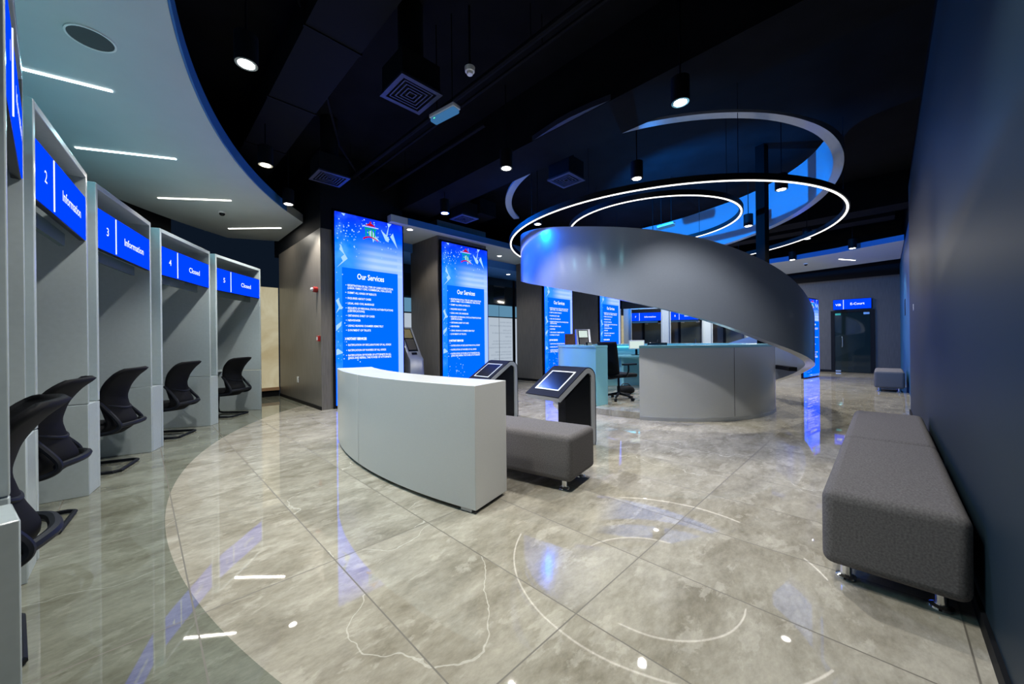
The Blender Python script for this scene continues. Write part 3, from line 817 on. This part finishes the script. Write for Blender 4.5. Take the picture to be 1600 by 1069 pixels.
t = thing('cream_panel', 'tall cream lit panel at the far end beside the farthest screen', 'panel', AB(17.66, -9.80), YAW - pi/2)
MB().box(-0.35, 0.55, -0.05, 0, 0.15, 2.5).build('onyx_sheet', M['onyx'], t)
MB().box(-0.35, 0.55, -0.06, 0, 0, 0.149).build('plinth', M['black'], t)

# wall television and switch on the right
t = thing('wall_television', 'black television mounted on the blue part of the right wall', 'television', AB(13.5, 0.365, 1.36), YAW + pi)
MB().box(-0.75, 0.75, 0.02, 0.085, 0, 1.22).build('casing', M['gloss_black'], t, 0.006)
MB().box(-0.72, 0.72, 0.0852, 0.088, 0.04, 1.18).build('screen', emit('television_picture', (0.0, 0.10, 0.90), 1.0, True), t)
MB().box(-0.2, 0.2, 0.0, 0.019, 0.4, 0.8).build('mount', M['black'], t)
t = thing('light_switch', 'small white switch plate on the dark right wall', 'switch', AB(7.55, 0.284, 1.62), YAW + pi)
MB().box(-0.045, 0.045, 0.0, 0.012, -0.045, 0.045).build('faceplate', M['plug'], t, 0.003)
MB().box(-0.018, 0.018, 0.0125, 0.018, -0.025, 0.025).build('rocker', M['plug'], t)

# ------------------------------------------------------------------ upholstered benches
def make_bench(label, corner, dirx, length=1.44, width=0.485):
    # corner: near corner on the floor, dirx: unit vector of the long side
    d = Vector((*dirx, 0)).normalized(); nrm = Vector((-d.y, d.x, 0))
    c = Vector((*corner, 0)) + d*length/2 + nrm*width/2
    t = thing('bench', label, 'bench', c, math.atan2(d.y, d.x), 'grey upholstered benches')
    l, w = length/2, width/2
    MB().box(-l, l, -w, w, 0.085, 0.452).build('cushion', M['fabric'], t, 0.045, 5)
    for sx in (-1, 1):
        for sy in (-1, 1):
            MB().lathe([(0.038, 0.0), (0.042, 0.006), (0.040, 0.014), (0.024, 0.022), (0.022, 0.030), (0.022, 0.0845)], 20, Matrix.Translation((sx*(l - .10), sy*(w - .085), 0))).build('foot', M['chrome'], t)
    return t
da = (1/R2, 1/R2)
p0 = AB(2.40, 0.255); make_bench('dark grey fabric bench in the right foreground against the wall', p0[:2], da, 1.45)
p0 = AB(3.862, 0.255); make_bench('dark grey fabric bench pushed end to end behind the foreground one', p0[:2], da, 1.45)
p0 = AB(11.75, 0.31); make_bench('grey fabric bench far away by the blue wall near the glass door', p0[:2], da, 1.45)
# centre bench: long direction points away to the left
dl = AB(-0.19, -0.98)
p0 = AB(2.86, -1.83); make_bench('grey fabric bench behind the white counter in the middle of the hall', p0[:2], dl[:2], 1.45, 0.50)

# ------------------------------------------------------------------ low curved white counter in the foreground
t = thing('curved_counter', 'low curved white counter standing in the foreground', 'counter', O, 0)
a0, a1, am = 207.3, 239.05, 220.6
for nm, (u0, u1) in (('front_left', (a0, am - .05)), ('front_right', (am + .05, a1))):
    MB().arc(4.69, 5.10, u0, u1, 0.028, 0.898, 40).build('body_section', M['counter_white'], t, 0.003)
MB().arc(4.71, 5.05, a0 + .3, a1 - .35, 0, 0.027, 40).build('toe_kick', M['black'], t)
MB().arc(5.04, 5.09, a1 - 1.6, a1 - .5, 0.004, 0.027, 4).build('levelling_plate', M['steel'], t)

# ------------------------------------------------------------------ sloping information kiosks
def make_kiosk(label, loc, rz):
    # local: x = width, front (display side) towards -y, back leg at y = 0
    t = thing('touch_kiosk', label, 'kiosk', loc, rz, 'low sloping touch kiosks')
    W = 0.26
    top = 0.895
    outer = [(0.0, 0.0), (0.012, 0.05), (0.012, 0.72)]
    for i in range(1, 9):
        u = radians(0 + 128*i/8); c = (-0.108, 0.76)
        outer.append((c[0] + 0.12*cos(u), c[1] + 0.12*sin(u) + .012))
    outer += [(-0.60, 0.60)]
    def offset(pl, d):
        out = []
        for i, p in enumerate(pl):
            a = Vector(pl[max(i-1, 0)]); b = Vector(pl[min(i+1, len(pl)-1)])
            tg = (b - a).normalized(); n = Vector((-tg.y, tg.x))
            out.append((p[0] + n.x*d, p[1] + n.y*d))
        return out
    inner = offset(outer, 0.058)
    cover = offset(outer, -0.010)
    def sheet(p, q, hw, mname, nm, bev=0.0):
        mb = MB(); n = len(p); v = []; f = []
        for a, b in zip(p, q):
            v += [(-hw, a[0], a[1]), (hw, a[0], a[1]), (-hw, b[0], b[1]), (hw, b[0], b[1])]
        for i in range(n - 1):
            k, l = 4*i, 4*i + 4
            f += [(k, k+1, l+1, l), (k+2, l+2, l+3, k+3), (k, l, l+2, k+2), (k+1, k+3, l+3, l+1)]
        f += [(0, 2, 3, 1), (4*n-4, 4*n-3, 4*n-1, 4*n-2)]
        return mb.add(v, f).build(nm, M[mname], t, bev)
    sheet(outer, inner, W, 'silver', 'bent_shell', 0.004)
    sheet(cover, [(p[0], p[1]) for p in offset(outer, -0.0006)], W, 'kiosk_navy', 'outer_cover')
    body = [(-0.05, 0.0)] + [(p[0] - .002, p[1] - .002) for p in inner if p[1] > 0.1][0:7] + [(-0.47, 0.575), (-0.47, 0.0)]
    mb = MB(); n = len(body)
    v = [(W - .13, a, b) for a, b in body] + [(W - .02, a, b) for a, b in body]
    f = [tuple(range(n)), tuple(range(2*n - 1, n - 1, -1))] + [(i, n + i, n + (i+1) % n, (i+1) % n) for i in range(n)]
    mb.add(v, f).build('body', M['gloss_black'], t)
    # display on the slope
    pA = Vector((0, *cover[-2])); pB = Vector((0, *cover[-1]))
    sl = (pB - pA).normalized(); nm = Vector((0, sl.z, -sl.y))
    if nm.z < 0: nm = -nm
    def quad(x0, x1, s0, s1, h0, h1):
        v = []
        for h in (h0, h1):
            for x, s in ((x0, s0), (x1, s0), (x1, s1), (x0, s1)):
                q = pA + sl*s + nm*h; v.append((x, q.y, q.z))
        return v, [(0,3,2,1),(4,5,6,7),(0,1,5,4),(1,2,6,5),(2,3,7,6),(3,0,4,7)]
    Ls = (pB - pA).length
    fr = MB()
    s0, s1, x1, e = 0.10*Ls, 0.80*Ls, 0.185, 0.016
    for q in ((-x1, x1, s0, s0+e), (-x1, x1, s1-e, s1), (-x1, -x1+e, s0+e, s1-e), (x1-e, x1, s0+e, s1-e)):
        fr.add(*quad(*q, 0.0005, 0.006))
    fr.build('display_frame', mat('pale_bezel', (0.72, 0.75, 0.76), 0.3), t)
    MB().add(*quad(-x1+e+.001, x1-e-.001, s0+e+.001, s1-e-.001, 0.0005, 0.004)).build('touch_screen', M['gloss_black'], t)
    return t
k1 = make_kiosk('low sloping touch kiosk standing upright behind the grey bench in the middle', AB(3.74, -2.63), YAW - pi/2 + radians(-6))
copy_thing(k1, 'low sloping touch kiosk behind the right end of the white counter', AB(4.28, -4.42), YAW - pi/2 + radians(-4))

# silver ticket kiosks
def ticket_kiosk(label, loc, rz, lit=False):
    t = thing('ticket_kiosk', label, 'kiosk', loc, rz, 'silver ticket kiosks')
    prof = [(-0.02, 0.0), (0.30, 0.0), (0.27, 0.90), (0.34, 1.20), (0.42, 1.54), (0.34, 1.56), (0.30, 1.545), (0.02, 0.93), (-0.04, 0.84), (-0.06, 0.4)]
    w = 0.21
    n = len(prof)
    v = [(-w, a, b) for a, b in prof] + [(w, a, b) for a, b in prof]
    f = [tuple(range(n - 1, -1, -1)), tuple(range(n, 2*n))] + [(i, (i+1) % n, n + (i+1) % n, n + i) for i in range(n)]
    MB().add(v, f).build('housing', M['steel'], t, 0.008)
    A = Vector((0, 0.02, 0.93)); B = Vector((0, 0.30, 1.545)); s = (B - A).normalized(); nn = Vector((0, -s.z, s.y))
    def plate(x0, x1, u0, u1, h, m, nm):
        L_ = (B - A).length; vv = []
        for hh in (0.001, h):
            for x, u in ((x0, u0), (x1, u0), (x1, u1), (x0, u1)):
                q = A + s*(u*L_) + nn*hh; vv.append((x, q.y, q.z))
        return MB().add(vv, [(0,3,2,1),(4,5,6,7),(0,1,5,4),(1,2,6,5),(2,3,7,6),(3,0,4,7)]).build(nm, m, t)
    plate(-0.15, 0.15, 0.14, 0.97, 0.004, M['gloss_black'], 'bezel')
    glow = M['monitor'] if lit else mat('amber_touch_display', (0.20, 0.17, 0.08), 0.3)
    sc = plate(-0.125, 0.125, 0.62, 0.94, 0.007, glow, 'touch_screen')
    plate(-0.125, 0.125, 0.20, 0.58, 0.007, mat('button_field', (0.06, 0.055, 0.045), 0.4), 'button_panel')
    plate(-0.08, 0.08, 0.02, 0.10, 0.006, M['gloss_black'], 'ticket_slot')
    return t
tk = ticket_kiosk('silver ticket kiosk leaning back between the first and second screens', Vector((-2.12, 8.18, 0)), radians(62))

# ------------------------------------------------------------------ reception island and spiral
ZB = [(-205, 4.0), (-80, 4.0), (-60, 3.97), (-40, 3.88), (-20, 3.76), (0, 3.66), (32, 3.50), (60, 3.32), (90, 3.10), (120, 2.88), (150, 2.64), (185, 2.38), (212, 2.10), (225, 1.96),
      (239, 1.80), (257, 1.58), (264.5, 1.48), (274, 1.34), (285, 1.17), (296, 1.04), (304, .955), (315, .843), (332, .705), (340, .60), (350, .475), (361, .335), (375, .17), (388, .04), (392, .012), (470, .012)]
ZT = [(-205, 4.035), (-70, 4.035), (-45, 4.10), (-28, 4.58), (0, 4.55), (39, 4.45), (72, 4.25), (100, 4.0), (130, 3.74), (160, 3.48), (187, 3.295), (209, 3.115), (225, 2.953), (247, 2.752), (265, 2.547),
      (274, 2.414), (285, 2.239), (297, 2.023), (309, 1.764), (321, 1.53), (340, 1.45), (360, 1.38), (378, 1.20), (395, 1.00), (425, .50), (448, .05), (470, .02)]
RO_ = [(-205, 2.90), (0, 2.93), (40, 2.86), (90, 2.76), (140, 2.68), (182, 2.60), (230, 2.56), (330, 2.56), (360, 2.50), (400, 2.42), (470, 2.40)]
def smooth(tab, x, h=9):
    return sum(interp(tab, x + h*k/3) * w for k, w in ((-3, 1), (-2, 2), (-1, 3), (0, 4), (1, 3), (2, 2), (3, 1)))/16
def spiral():
    v = []; f = []
    ph = -200.0; st = []
    while ph <= 447.01:
        r = smooth(RO_, ph); zb = smooth(ZB, ph, 5); zt = smooth(ZT, ph, 6); th = 0.125
        if zt - zb < 0.02: zt = zb + 0.02
        c, s_ = cos(radians(ph)), sin(radians(ph))
        v += [((r-th)*c, (r-th)*s_, zb), (r*c, r*s_, zb), (r*c, r*s_, zt), ((r-th)*c, (r-th)*s_, zt)]
        ph += 2.5
    n = len(v)//4
    for i in range(n - 1):
        p, q = 4*i, 4*i + 4
        for k in range(4):
            f.append((p+k, p+(k+1) % 4, q+(k+1) % 4, q+k))
    f += [(0, 3, 2, 1), (4*n-4, 4*n-3, 4*n-2, 4*n-1)]
    f = [tuple(reversed(q)) for q in f]
    t = thing('spiral_band', 'huge grey spiral band winding from the floor up to the black ceiling', 'spiral sculpture', S, 0)
    MB().add(v, f).build('band', M['ribbon'], t)
    MB().arc(2.30, 2.425, 338, 356, 0.63, 0.70, 12).build('dark_slot', M['black'], t)
    return t
spiral()

t = thing('reception_platform', 'round stone platform a step high beneath the reception counters', 'platform', S, 0)
MB().arc(0.02, 1.98, 0, 359.9, 0.001, 0.10, 96).build('slab', M['floor'], t)
def reception(label, a0, a1, r0, r1, z0, fm='recep', name='reception_counter'):
    t = thing(name, label, 'counter', S + Vector((0, 0, 0)), 0)
    MB().arc(r1 - .06, r1, a0, a1, z0, 1.085, 64).build('front_panel', M[fm], t)
    MB().arc(r0, r0 + .04, a0, a1, max(z0, .101), 1.085, 64).build('inner_panel', M['recep_cyan'], t)
    MB().arc(r0 - .01, r1 + .012, a0, a1, 1.086, 1.125, 64).build('counter_top', M['recep_cyan'], t, 0.004)
    for u in (a0, a1):
        e = 1.1 if u == a0 else -1.1
        MB().arc(r0 + .041, r1 - .061, min(u, u + e), max(u, u + e), max(z0, .101), 1.085, 2).build('end_panel', M[fm], t)
    MB().arc(r1 + .0005, r1 + .008, a0, a1, z0 + .0, z0 + .05, 64).build('kick_strip', M['steel'], t)
    return t
rc = reception('curved grey reception counter below the spiral, right of the opening', 244.7, 478, 1.70, 2.04, 0.001)
MB().arc(2.0405, 2.0425, 283.8, 284.0, 0.06, 1.08, 1).build('joint', M['seam'], rc)
reception('curved pale reception counter left of the opening with the office chair', 140, 221.5, 1.52, 1.86, 0.101, 'recep_cyan')
# desk inside
t = thing('reception_desk', 'pale curved desk inside the reception ring, seen through its opening', 'desk', S, 0)
MB().arc(1.06, 1.66, 262, 472, 0.825, 0.86, 48).build('desk_top', M['recep_cyan'], t)
for u in (300, 415, 462):
    c, s_ = cos(radians(u)), sin(radians(u))
    MB().box(1.20*1 - .03, 1.26, -0.03, 0.03, 0.101, 0.824, Matrix.Rotation(radians(u), 4, 'Z')).build('leg', M['recep_cyan'], t)
t = thing('side_desk', 'short desk tucked behind the left pale reception counter', 'desk', S, 0)
MB().arc(1.05, 1.47, 148, 188, 0.825, 0.86, 24).build('desk_top', M['recep_cyan'], t)
for u in (154, 184):
    MB().box(1.20, 1.26, -0.03, 0.03, 0.101, 0.824, Matrix.Rotation(radians(u), 4, 'Z')).build('leg', M['recep_cyan'], t)
# cyan lamp tube under the counter top, lighting the inside of the ring
t = thing('counter_lamp', 'thin cyan light tube fixed under the inner edge of the reception counter top', 'lamp', S, 0)
MB().arc(1.655, 1.69, 350, 470, 1.04, 1.065, 40).build('tube', emit('cyan_tube', (0.10, 0.65, 0.90), 3.0, True), t)

# office chair behind the opening
def office_chair(label, loc, rz):
    t = thing('office_chair', label, 'chair', loc, rz)
    def back(u, v):
        s = 2*u - 1; z = 0.50 + 0.58*v
        return (s*(0.215 + .035*v), -0.24 - .10*v*v + .04*s*s - .02*sin(pi*v), z)
    o = MB().grid(back, 10, 14).build('backrest', M['chair'], t); k = o.modifiers.new('solid', 'SOLIDIFY'); k.thickness = 0.03
    MB().box(-0.24, 0.24, -0.22, 0.25, 0.43, 0.50).build('seat', M['chair'], t, 0.03, 4)
    MB().tube(spline([(0, -.05, .42), (0, -.26, .42), (0, -.32, .52), (0, -.31, .75)], 5), 0.025, 8).build('back_bracket', M['chair_frame'], t)
    MB().lathe([(0.03, 0.10), (0.03, 0.25), (0.02, 0.26), (0.02, 0.40), (0.06, 0.425)], 14).build('gas_lift', M['chair_frame'], t)
    for sx in (-1, 1):
        MB().tube(spline([(sx*.24, -.05, .45), (sx*.30, -.05, .55), (sx*.30, -.05, .66)], 5), 0.016, 8).box(sx*.30 - .04, sx*.30 + .04, -.17, .12, .66, .69).build('armrest', M['chair_frame'], t)
    for i in range(5):
        u = 2*pi*i/5 + .3
        MB().tube([(0.02*cos(u), .02*sin(u), .115), (.28*cos(u), .28*sin(u), .075)], [0.028, 0.016], 8).build('base_spoke', M['chair_frame'], t)
        MB().lathe([(0.012, -.022), (0.03, -.02), (0.03, .02), (0.012, .022)], 14, Matrix.Translation((.28*cos(u), .28*sin(u), .03)) @ Matrix.Rotation(u + pi/2, 4, 'Z') @ Matrix.Rotation(pi/2, 4, 'Y')).build('caster', M['chair_frame'], t)
    return t
office_chair('black swivel office chair in the opening of the reception ring', Vector((1.99, 6.98, 0.10)), radians(-62))
t = thing('bag', 'soft black bag lying on the floor under the reception desk', 'bag', Vector((2.36, 7.75, 0.10)), radians(20))
def blob(u, v):
    a = 2*pi*u; b = -pi/2 + pi*v
    return (0.20*cos(a)*cos(b)**0.8, 0.13*sin(a)*cos(b)**0.8, max(0.0, 0.085 + 0.085*sin(b) + .018*sin(3*a)*cos(b)))
MB().grid(blob, 24, 12).build('body', M['chair'], t)
MB().tube(spline([(-.12, 0, .155), (-.06, .02, .20), (.06, .02, .20), (.12, 0, .155)], 5), 0.01, 6).build('handle', M['chair_frame'], t)

def monitor(label, loc, rz, m='gloss_black', w=.50, h=.30, z=0.12, sm='glass_dark'):
    t = thing('monitor', label, 'monitor', loc, rz)
    MB().box(-.11, .11, -.08, .08, 0, .012).build('base', M['gloss_black'], t, .004)
    MB().box(-.025, .025, -.0, .03, .0125, z + .1).build('neck', M['gloss_black'], t)
    MB().box(-w/2, w/2, -.03, -.002, z, z + h).build('display_panel', M[m], t, .008)
    MB().box(-w/2 + .02, w/2 - .02, -.033, -.0305, z + .02, z + h - .02).build('screen', M[sm], t)
    return t
desk_at = lambda u, r, z=.86: S + Vector((r*cos(radians(u)), r*sin(radians(u)), z))
monitor('monitor with a bright white screen on the reception desk, just right of the opening', desk_at(444, 1.30), radians(-6), 'plug', .36, .21, .14, 'monitor')
monitor('black monitor whose top edge shows just above the grey reception counter', desk_at(424, 1.34), radians(-10), 'gloss_black', .44, .20, .09)
t = monitor('black monitor flaring above the left pale reception counter', desk_at(181, 1.27), radians(60), 'gloss_black', .30, .25, .07)

t = ticket_kiosk('silver kiosk with a lit white screen standing beyond the left reception counter', Vector((2.10, 10.75, 0)), radians(0), True)
t = thing('notice_stand', 'brown notice panel standing beside the kiosk with the lit white screen', 'notice panel', Vector((1.68, 10.85, 0)), radians(5))
MB().box(-.14, .14, 0, .03, .95, 1.42).build('board', M['brown'], t, .004)
MB().box(-.02, .02, .005, .03, .02, .949).build('post', M['black'], t)
MB().box(-.14, .14, -.10, .12, 0, .019).build('foot_plate', M['black'], t)

# black steel column inside the ring
t = thing('steel_post', 'slim black steel post rising through the spiral to the ceiling', 'post', Vector((4.62, 6.84, 0.101)), radians(30))
MB().box(-.075, .075, -.075, .075, 0.02, 4.648).build('shaft', M['post'], t)
MB().box(-.12, .12, -.12, .12, 0, .019).build('base_plate', M['black'], t)

# ------------------------------------------------------------------ ring lamps
def ring_lamp(label, c, r, z, n):
    t = thing('ring_pendant', label, 'pendant lamp', Vector((c[0], c[1], z)), 0, 'glowing ring pendants')
    MB().ring(r - .03, r + .03, 0.008, 0.085, 128).build('housing', M['black'], t)
    MB().ring(r - .013, r + .013, 0, 0.0075, 128).build('diffuser', M['ring_led'], t)
    for i in range(n):
        u = 2*pi*i/n + .5
        MB().tube([(r*cos(u), r*sin(u), .085), (r*cos(u), r*sin(u), 4.75 - z)], 0.004, 6).build('suspension_wire', M['black'], t)
    return t
ring_lamp('large glowing ring pendant circling above the spiral', (2.88, 7.48), 2.885, 3.16, 6)
rl = ring_lamp('small glowing ring pendant inside the large ring', (2.70, 7.24), 1.52, 3.42, 4)
AZ = (0.0, 0.27, 1.0)  # azure fill lamps added inside the small ring, without fixtures of their own
light('lamp', 'POINT', (0.1, 0.2, -0.35), W_AZURE*.18, AZ, rl, shadow_soft_size=0.03)
L0 = (-0.6, -0.3, -0.30)
light('lamp', 'SPOT', L0, W_AZURE*3.4, AZ, rl, aim(L0, (2.6, 1.7, .95)), spot_size=radians(112), spot_blend=.5, shadow_soft_size=.03)

# ------------------------------------------------------------------ downlights
def make_downlight(label, loc):
    t = thing('cylinder_downlight', label, 'downlight', Vector((loc[0], loc[1], 3.60)), 0, 'black hanging cylinder downlights')
    MB().lathe([(0.083, 0.0), (0.088, 0.0), (0.088, 0.24), (0.05, 0.245)], 24).build('housing', M['black'], t)
    MB().lathe([(0.062, -0.004), (0.062, -0.0005)], 24).build('lens', M['lens'], t)
    MB().ring(0.063, 0.083, -0.004, -0.0005, 24).build('reflector_ring', M['chrome'], t)
    MB().tube([(0, 0, .245), (0, 0, 1.15)], 0.008, 6).build('stem', M['black'], t)
    light('lamp', 'SPOT', (0, 0, -0.03), W_SPOT, (1.0, 0.965, 0.90), t, spot_size=radians(108), spot_blend=0.40, shadow_soft_size=0.05)
    return t
DL = [(-2.245, 3.183, 'nearest downlight, by the edge of the white canopy at upper left'), (-3.269, 4.979, 'second downlight along the edge of the white canopy'),
      (-3.80, 6.372, 'third downlight along the edge of the white canopy, at its tip'), (1.723, 3.758, 'bright downlight at upper right of the middle, in front of the spiral'),
      (-0.054, 5.143, 'downlight between the square vents left of the spiral'), (1.872, 5.511, 'downlight hanging inside the spiral left of the large ring'),
      (-1.219, 6.895, 'downlight beside the small vent above the second screen'), (0.55, 7.60, 'downlight just above the left shoulder of the spiral band'),
      (4.342, 5.968, 'downlight against the blue inner face at the right of the large ring'), (5.02, 7.87, 'lower downlight against the blue inner face, left of the black post'),
      (8.51, 11.274, 'left of the two downlights before the far white canopy'), (9.087, 9.913, 'right of the two downlights before the far white canopy'),
      (7.088, 8.917, 'downlight right of the spiral beyond the large ring'), (3.60, 9.443, 'downlight hidden behind the spiral band'),
      (3.981, 11.28, 'downlight hidden far behind the spiral band')]
d0 = None
for x, y, lb in DL:
    if d0 is None: d0 = make_downlight(lb, (x, y))
    else: copy_thing(d0, lb, Vector((x, y, 3.60)))
# added azure fill, no part of the downlight, washing the left shoulder of the spiral
for o in list(COL.objects):
    if o.get('label', '').startswith('downlight beside the small vent'):
        light('added_azure_fill', 'AREA', (.12, 0, 0.02), W_AZURE*.13, (0.0, 0.16, 1.0), o, aim((.12, 0, .02), (1.75, -.4, -0.95)), shape='DISK', size=.45, spread=radians(110))
# the same lamps go on overhead, above the camera's view
for i, (x, y) in enumerate([(0.35, 1.75), (-0.9, 2.3)]):
    copy_thing(d0, ('downlight overhead just in front of the camera, above the photo', 'downlight overhead between the camera and the cubicles, above the photo')[i], Vector((x, y, 3.60)))

# recessed round spots in the soffit behind the columns
for x, y, z, lb in [(-2.18, 8.05, 3.66, 'recessed spot in the soffit between the first and second screens'), (-.33, 10.6, 3.66, 'recessed spot in the white soffit right of the second screen'), (-.10, 12.35, 3.45, 'recessed spot in the blue soffit right of the second screen')]:
    t = thing('recessed_spot', lb, 'downlight', Vector((x, y, z - .012)), 0, 'recessed spots behind the columns')
    MB().ring(.06, .085, 0, .011, 24).build('trim_ring', M['plug'], t)
    MB().lathe([(.058, .002), (.058, .011)], 20).build('lens', M['lens'], t)
    light('lamp', 'SPOT', (0, 0, -.03), 60, (1, .95, .88) if z > 3.5 else (.55, .75, 1.0), t, spot_size=radians(110), spot_blend=.6, shadow_soft_size=.05)

# ------------------------------------------------------------------ canopy strip lamps and fittings
def strip(label, p, q, cool, z=3.6, w=.028, power=1.0):
    p = Vector((*p, 0)); q = Vector((*q, 0)); d = q - p; L_ = d.length; c = (p + q)/2
    t = thing('strip_light', label, 'strip light', Vector((c.x, c.y, z - .010)), math.atan2(d.y, d.x), 'recessed strip lights in the white canopies')
    MB().box(-L_/2, L_/2, -w/2, w/2, 0, .009).build('diffuser', M['strip_cool'] if cool else M['strip_warm'], t)
    light('lamp', 'AREA', (0, 0, -.012), W_STRIP*power*(1.7 if cool else 1.0), (.30, .82, .95) if cool else (1.0, .93, .80), t, shape='RECTANGLE', size=L_, size_y=w)
strip('strip light nearest the camera in the white canopy', (-4.45, 3.04), (-3.73, 3.5), True)
strip('second strip light in the white canopy, above the cubicle with sign 2', (-5.227, 4.482), (-4.29, 4.784), True)
strip('third strip light in the white canopy, above the cubicle with sign 3', (-5.713, 6.039), (-4.635, 6.178), False)
strip('last strip light in the white canopy, above the cubicle with sign 5', (-5.812, 7.669), (-4.728, 7.663), False)
strip('strip light of the canopy near the camera, above the photo', (-3.55, 2.0), (-2.95, 2.55), True)
strip('strip light of the canopy overhead, above the photo', (-2.45, .65), (-1.95, 1.35), True)
strip('short strip light in the far white canopy above the glass door', AB(14.95, -.95)[:2], AB(15.55, -.62)[:2], False, 3.6)
strip('strip light of the far canopy above the far cubicles, hidden by the spiral', AB(14.6, -5.2)[:2], AB(15.2, -5.0)[:2], False, 3.6, .035, 13.0)
strip('strip light of the far canopy behind the spiral', AB(14.9, -3.2)[:2], AB(15.5, -3.0)[:2], False, 3.6, .035, 13.0)
t = thing('ceiling_speaker', 'round grey speaker grille in the white canopy at upper left', 'speaker', Vector((-3.249, 2.896, 3.588)), 0)
MB().ring(.128, .14, 0, .0115, 32).build('rim', M['plug'], t)
MB().lathe([(.127, .003), (.127, .0115)], 32).build('grille', mat('grey_grille', (.05, .05, .05), .6), t)
def dome_camera(label, loc):
    t = thing('dome_camera', label, 'camera', Vector(loc), 0, 'small dome cameras')
    MB().lathe([(.055, -.03), (.06, -.002)], 20).build('mount', M['plug'], t)
    MB().lathe([(.008, -.075), (.03, -.066), (.042, -.05), (.045, -.0305)], 20).build('dome', M['gloss_black'], t)
dome_camera('dome camera under the white canopy between the last two strip lights', (-5.196, 6.707, 3.6))
dome_camera('dome camera under the far white canopy', tuple(AB(15.0, -1.75, 3.6)))

# ------------------------------------------------------------------ ceiling services
def diffuser_vent(label, a, b, z, s=.235):
    t = thing('square_vent', label, 'vent', AB(a, b, z), YAW, 'square ceiling vents')
    MB().box(-s, s, -s, -s + .045, 0, .025).box(-s, s, s - .045, s, 0, .025).box(-s, -s + .045, -s + .045, s - .045, 0, .025).box(s - .045, s, -s + .045, s - .045, 0, .025).build('frame', M['vent'], t)
    for k, q in enumerate((.165, .125, .085, .045)):
        e = .012
        MB().box(-q, q, -q, -q + e, .005, .022).box(-q, q, q - e, q, .005, .022).box(-q, -q + e, -q + e, q - e, .005, .022).box(q - e, q, -q + e, q - e, .005, .022).build('louvre', M['vent'], t)
    MB().box(-s + .02, s - .02, -s + .02, s - .02, .0255, .30).build('plenum_box', M['black'], t)
    MB().lathe([(.13, .3005), (.13, 4.74 - z)], 20).build('neck_duct', M['black'], t)
diffuser_vent('large square vent left of the emergency light', 2.04, -3.50, 3.80)
diffuser_vent('square vent above the first service screen', 2.14, -6.17, 3.80)
diffuser_vent('square vent right of the middle downlight near the spiral', 4.90, -3.62, 3.80, .22)
diffuser_vent('square vent beside the downlight above the second screen', 4.86, -6.25, 3.80, .22)
def emergency(label, loc, rz):
    t = thing('emergency_light', label, 'emergency light', Vector(loc), rz, 'emergency lights')
    MB().box(-.19, .19, -.055, .055, .045, .085).build('back_box', M['plug'], t, .006)
    MB().box(-.185, .185, -.05, .05, 0, .0445).build('diffuser', emit('emergency_diffuser', (.10, .36, .80), .40, False), t, .02, 3)
    MB().box(-.12, -.10, -.052, -.05, .012, .022).build('indicator', emit('green_indicator', (.1, 1, .4), 1.5, False), t)
    MB().tube([(-.12, 0, .085), (-.12, 0, 4.75 - loc[2])], .006, 6).tube([(.12, 0, .085), (.12, 0, 4.75 - loc[2])], .006, 6).build('hanger', M['black'], t)
emergency('emergency light hanging right of the large square vent', (-.715, 4.095, 3.67), math.atan2(-.226, .308))
emergency('emergency light far off, seen through the small ring', (3.40, 8.15, 3.66), math.atan2(-.31, .223) + pi)
t = thing('smoke_detector', 'small white smoke detector under the dark ceiling near the top of the photo', 'detector', Vector((-.415, 3.93, 4.10)), 0)
MB().lathe([(.03, -.075), (.035, -.05), (.05, -.045), (.055, 0)], 20).build('sensor', M['plug'], t)
MB().tube([(0, 0, .001), (0, 0, .65)], .012, 8).build('conduit_drop', M['black'], t)
# ducts
def duct(label, a0, a1, b0, b1, z0, z1):
    t = thing('air_duct', label, 'duct', AB((a0 + a1)/2, (b0 + b1)/2, z0), YAW, 'black ducts under the ceiling')
    w = (a1 - a0)/2; d = (b1 - b0)/2
    MB().box(-w, w, -d, d, 0, z1 - z0).build('sheet', M['duct'], t, .004)
    n = int((b1 - b0)/1.2)
    for i in range(1, n):
        y = -d + (b1 - b0)*i/n
        MB().box(-w - .012, w + .012, y - .015, y + .015, -.012, z1 - z0 + .002).build('flange', M['duct'], t)
duct('black duct running across left of the square vents', 1.10, 1.62, -9.3, -1.0, 4.15, 4.50)
duct('black duct beyond the beam above the service screens', 5.6, 6.1, -9.5, -6.6, 4.2, 4.55)
duct('black duct across the ceiling beyond the spiral on the right', 12.6, 13.1, -6.3, .2, 4.1, 4.5)
def pipe(label, pts, r):
    t = thing('ceiling_pipe', label, 'pipe', Vector(pts[0]), 0, 'black pipes under the ceiling')
    q = [Vector(p) - Vector(pts[0]) for p in pts]
    MB().tube(q, r, 8).build('run', M['duct'], t)
    for i in range(len(q) - 1):
        m_ = (q[i] + q[i+1])/2; h = 4.75 - (pts[0][2] + m_.z)
        MB().tube([tuple(m_ + Vector((0, 0, r))), tuple(m_ + Vector((0, 0, h)))], .005, 5).build('hanger_rod', M['duct'], t)
pipe('long black pipe crossing the ceiling behind the emergency light', [AB(2.85, -9.0, 4.35), AB(2.9, -5.0, 4.35), AB(2.95, -.2, 4.35)], .035)
pipe('thin black pipe beside the long ceiling pipe', [AB(3.08, -9.0, 4.40), AB(3.10, -5.0, 4.40), AB(3.12, -.2, 4.40)], .022)
pipe('thin black pipe bending past the nearest downlight', [Vector((-1.75, 2.6, 4.4)), Vector((-2.0, 3.7, 4.4)), Vector((-2.75, 6.0, 4.4)), Vector((-2.9, 7.2, 4.4))], .018)
pipe('black pipe above the left service screens', [AB(3.5, -8.5, 4.3), AB(3.5, -4.0, 4.3)], .03)
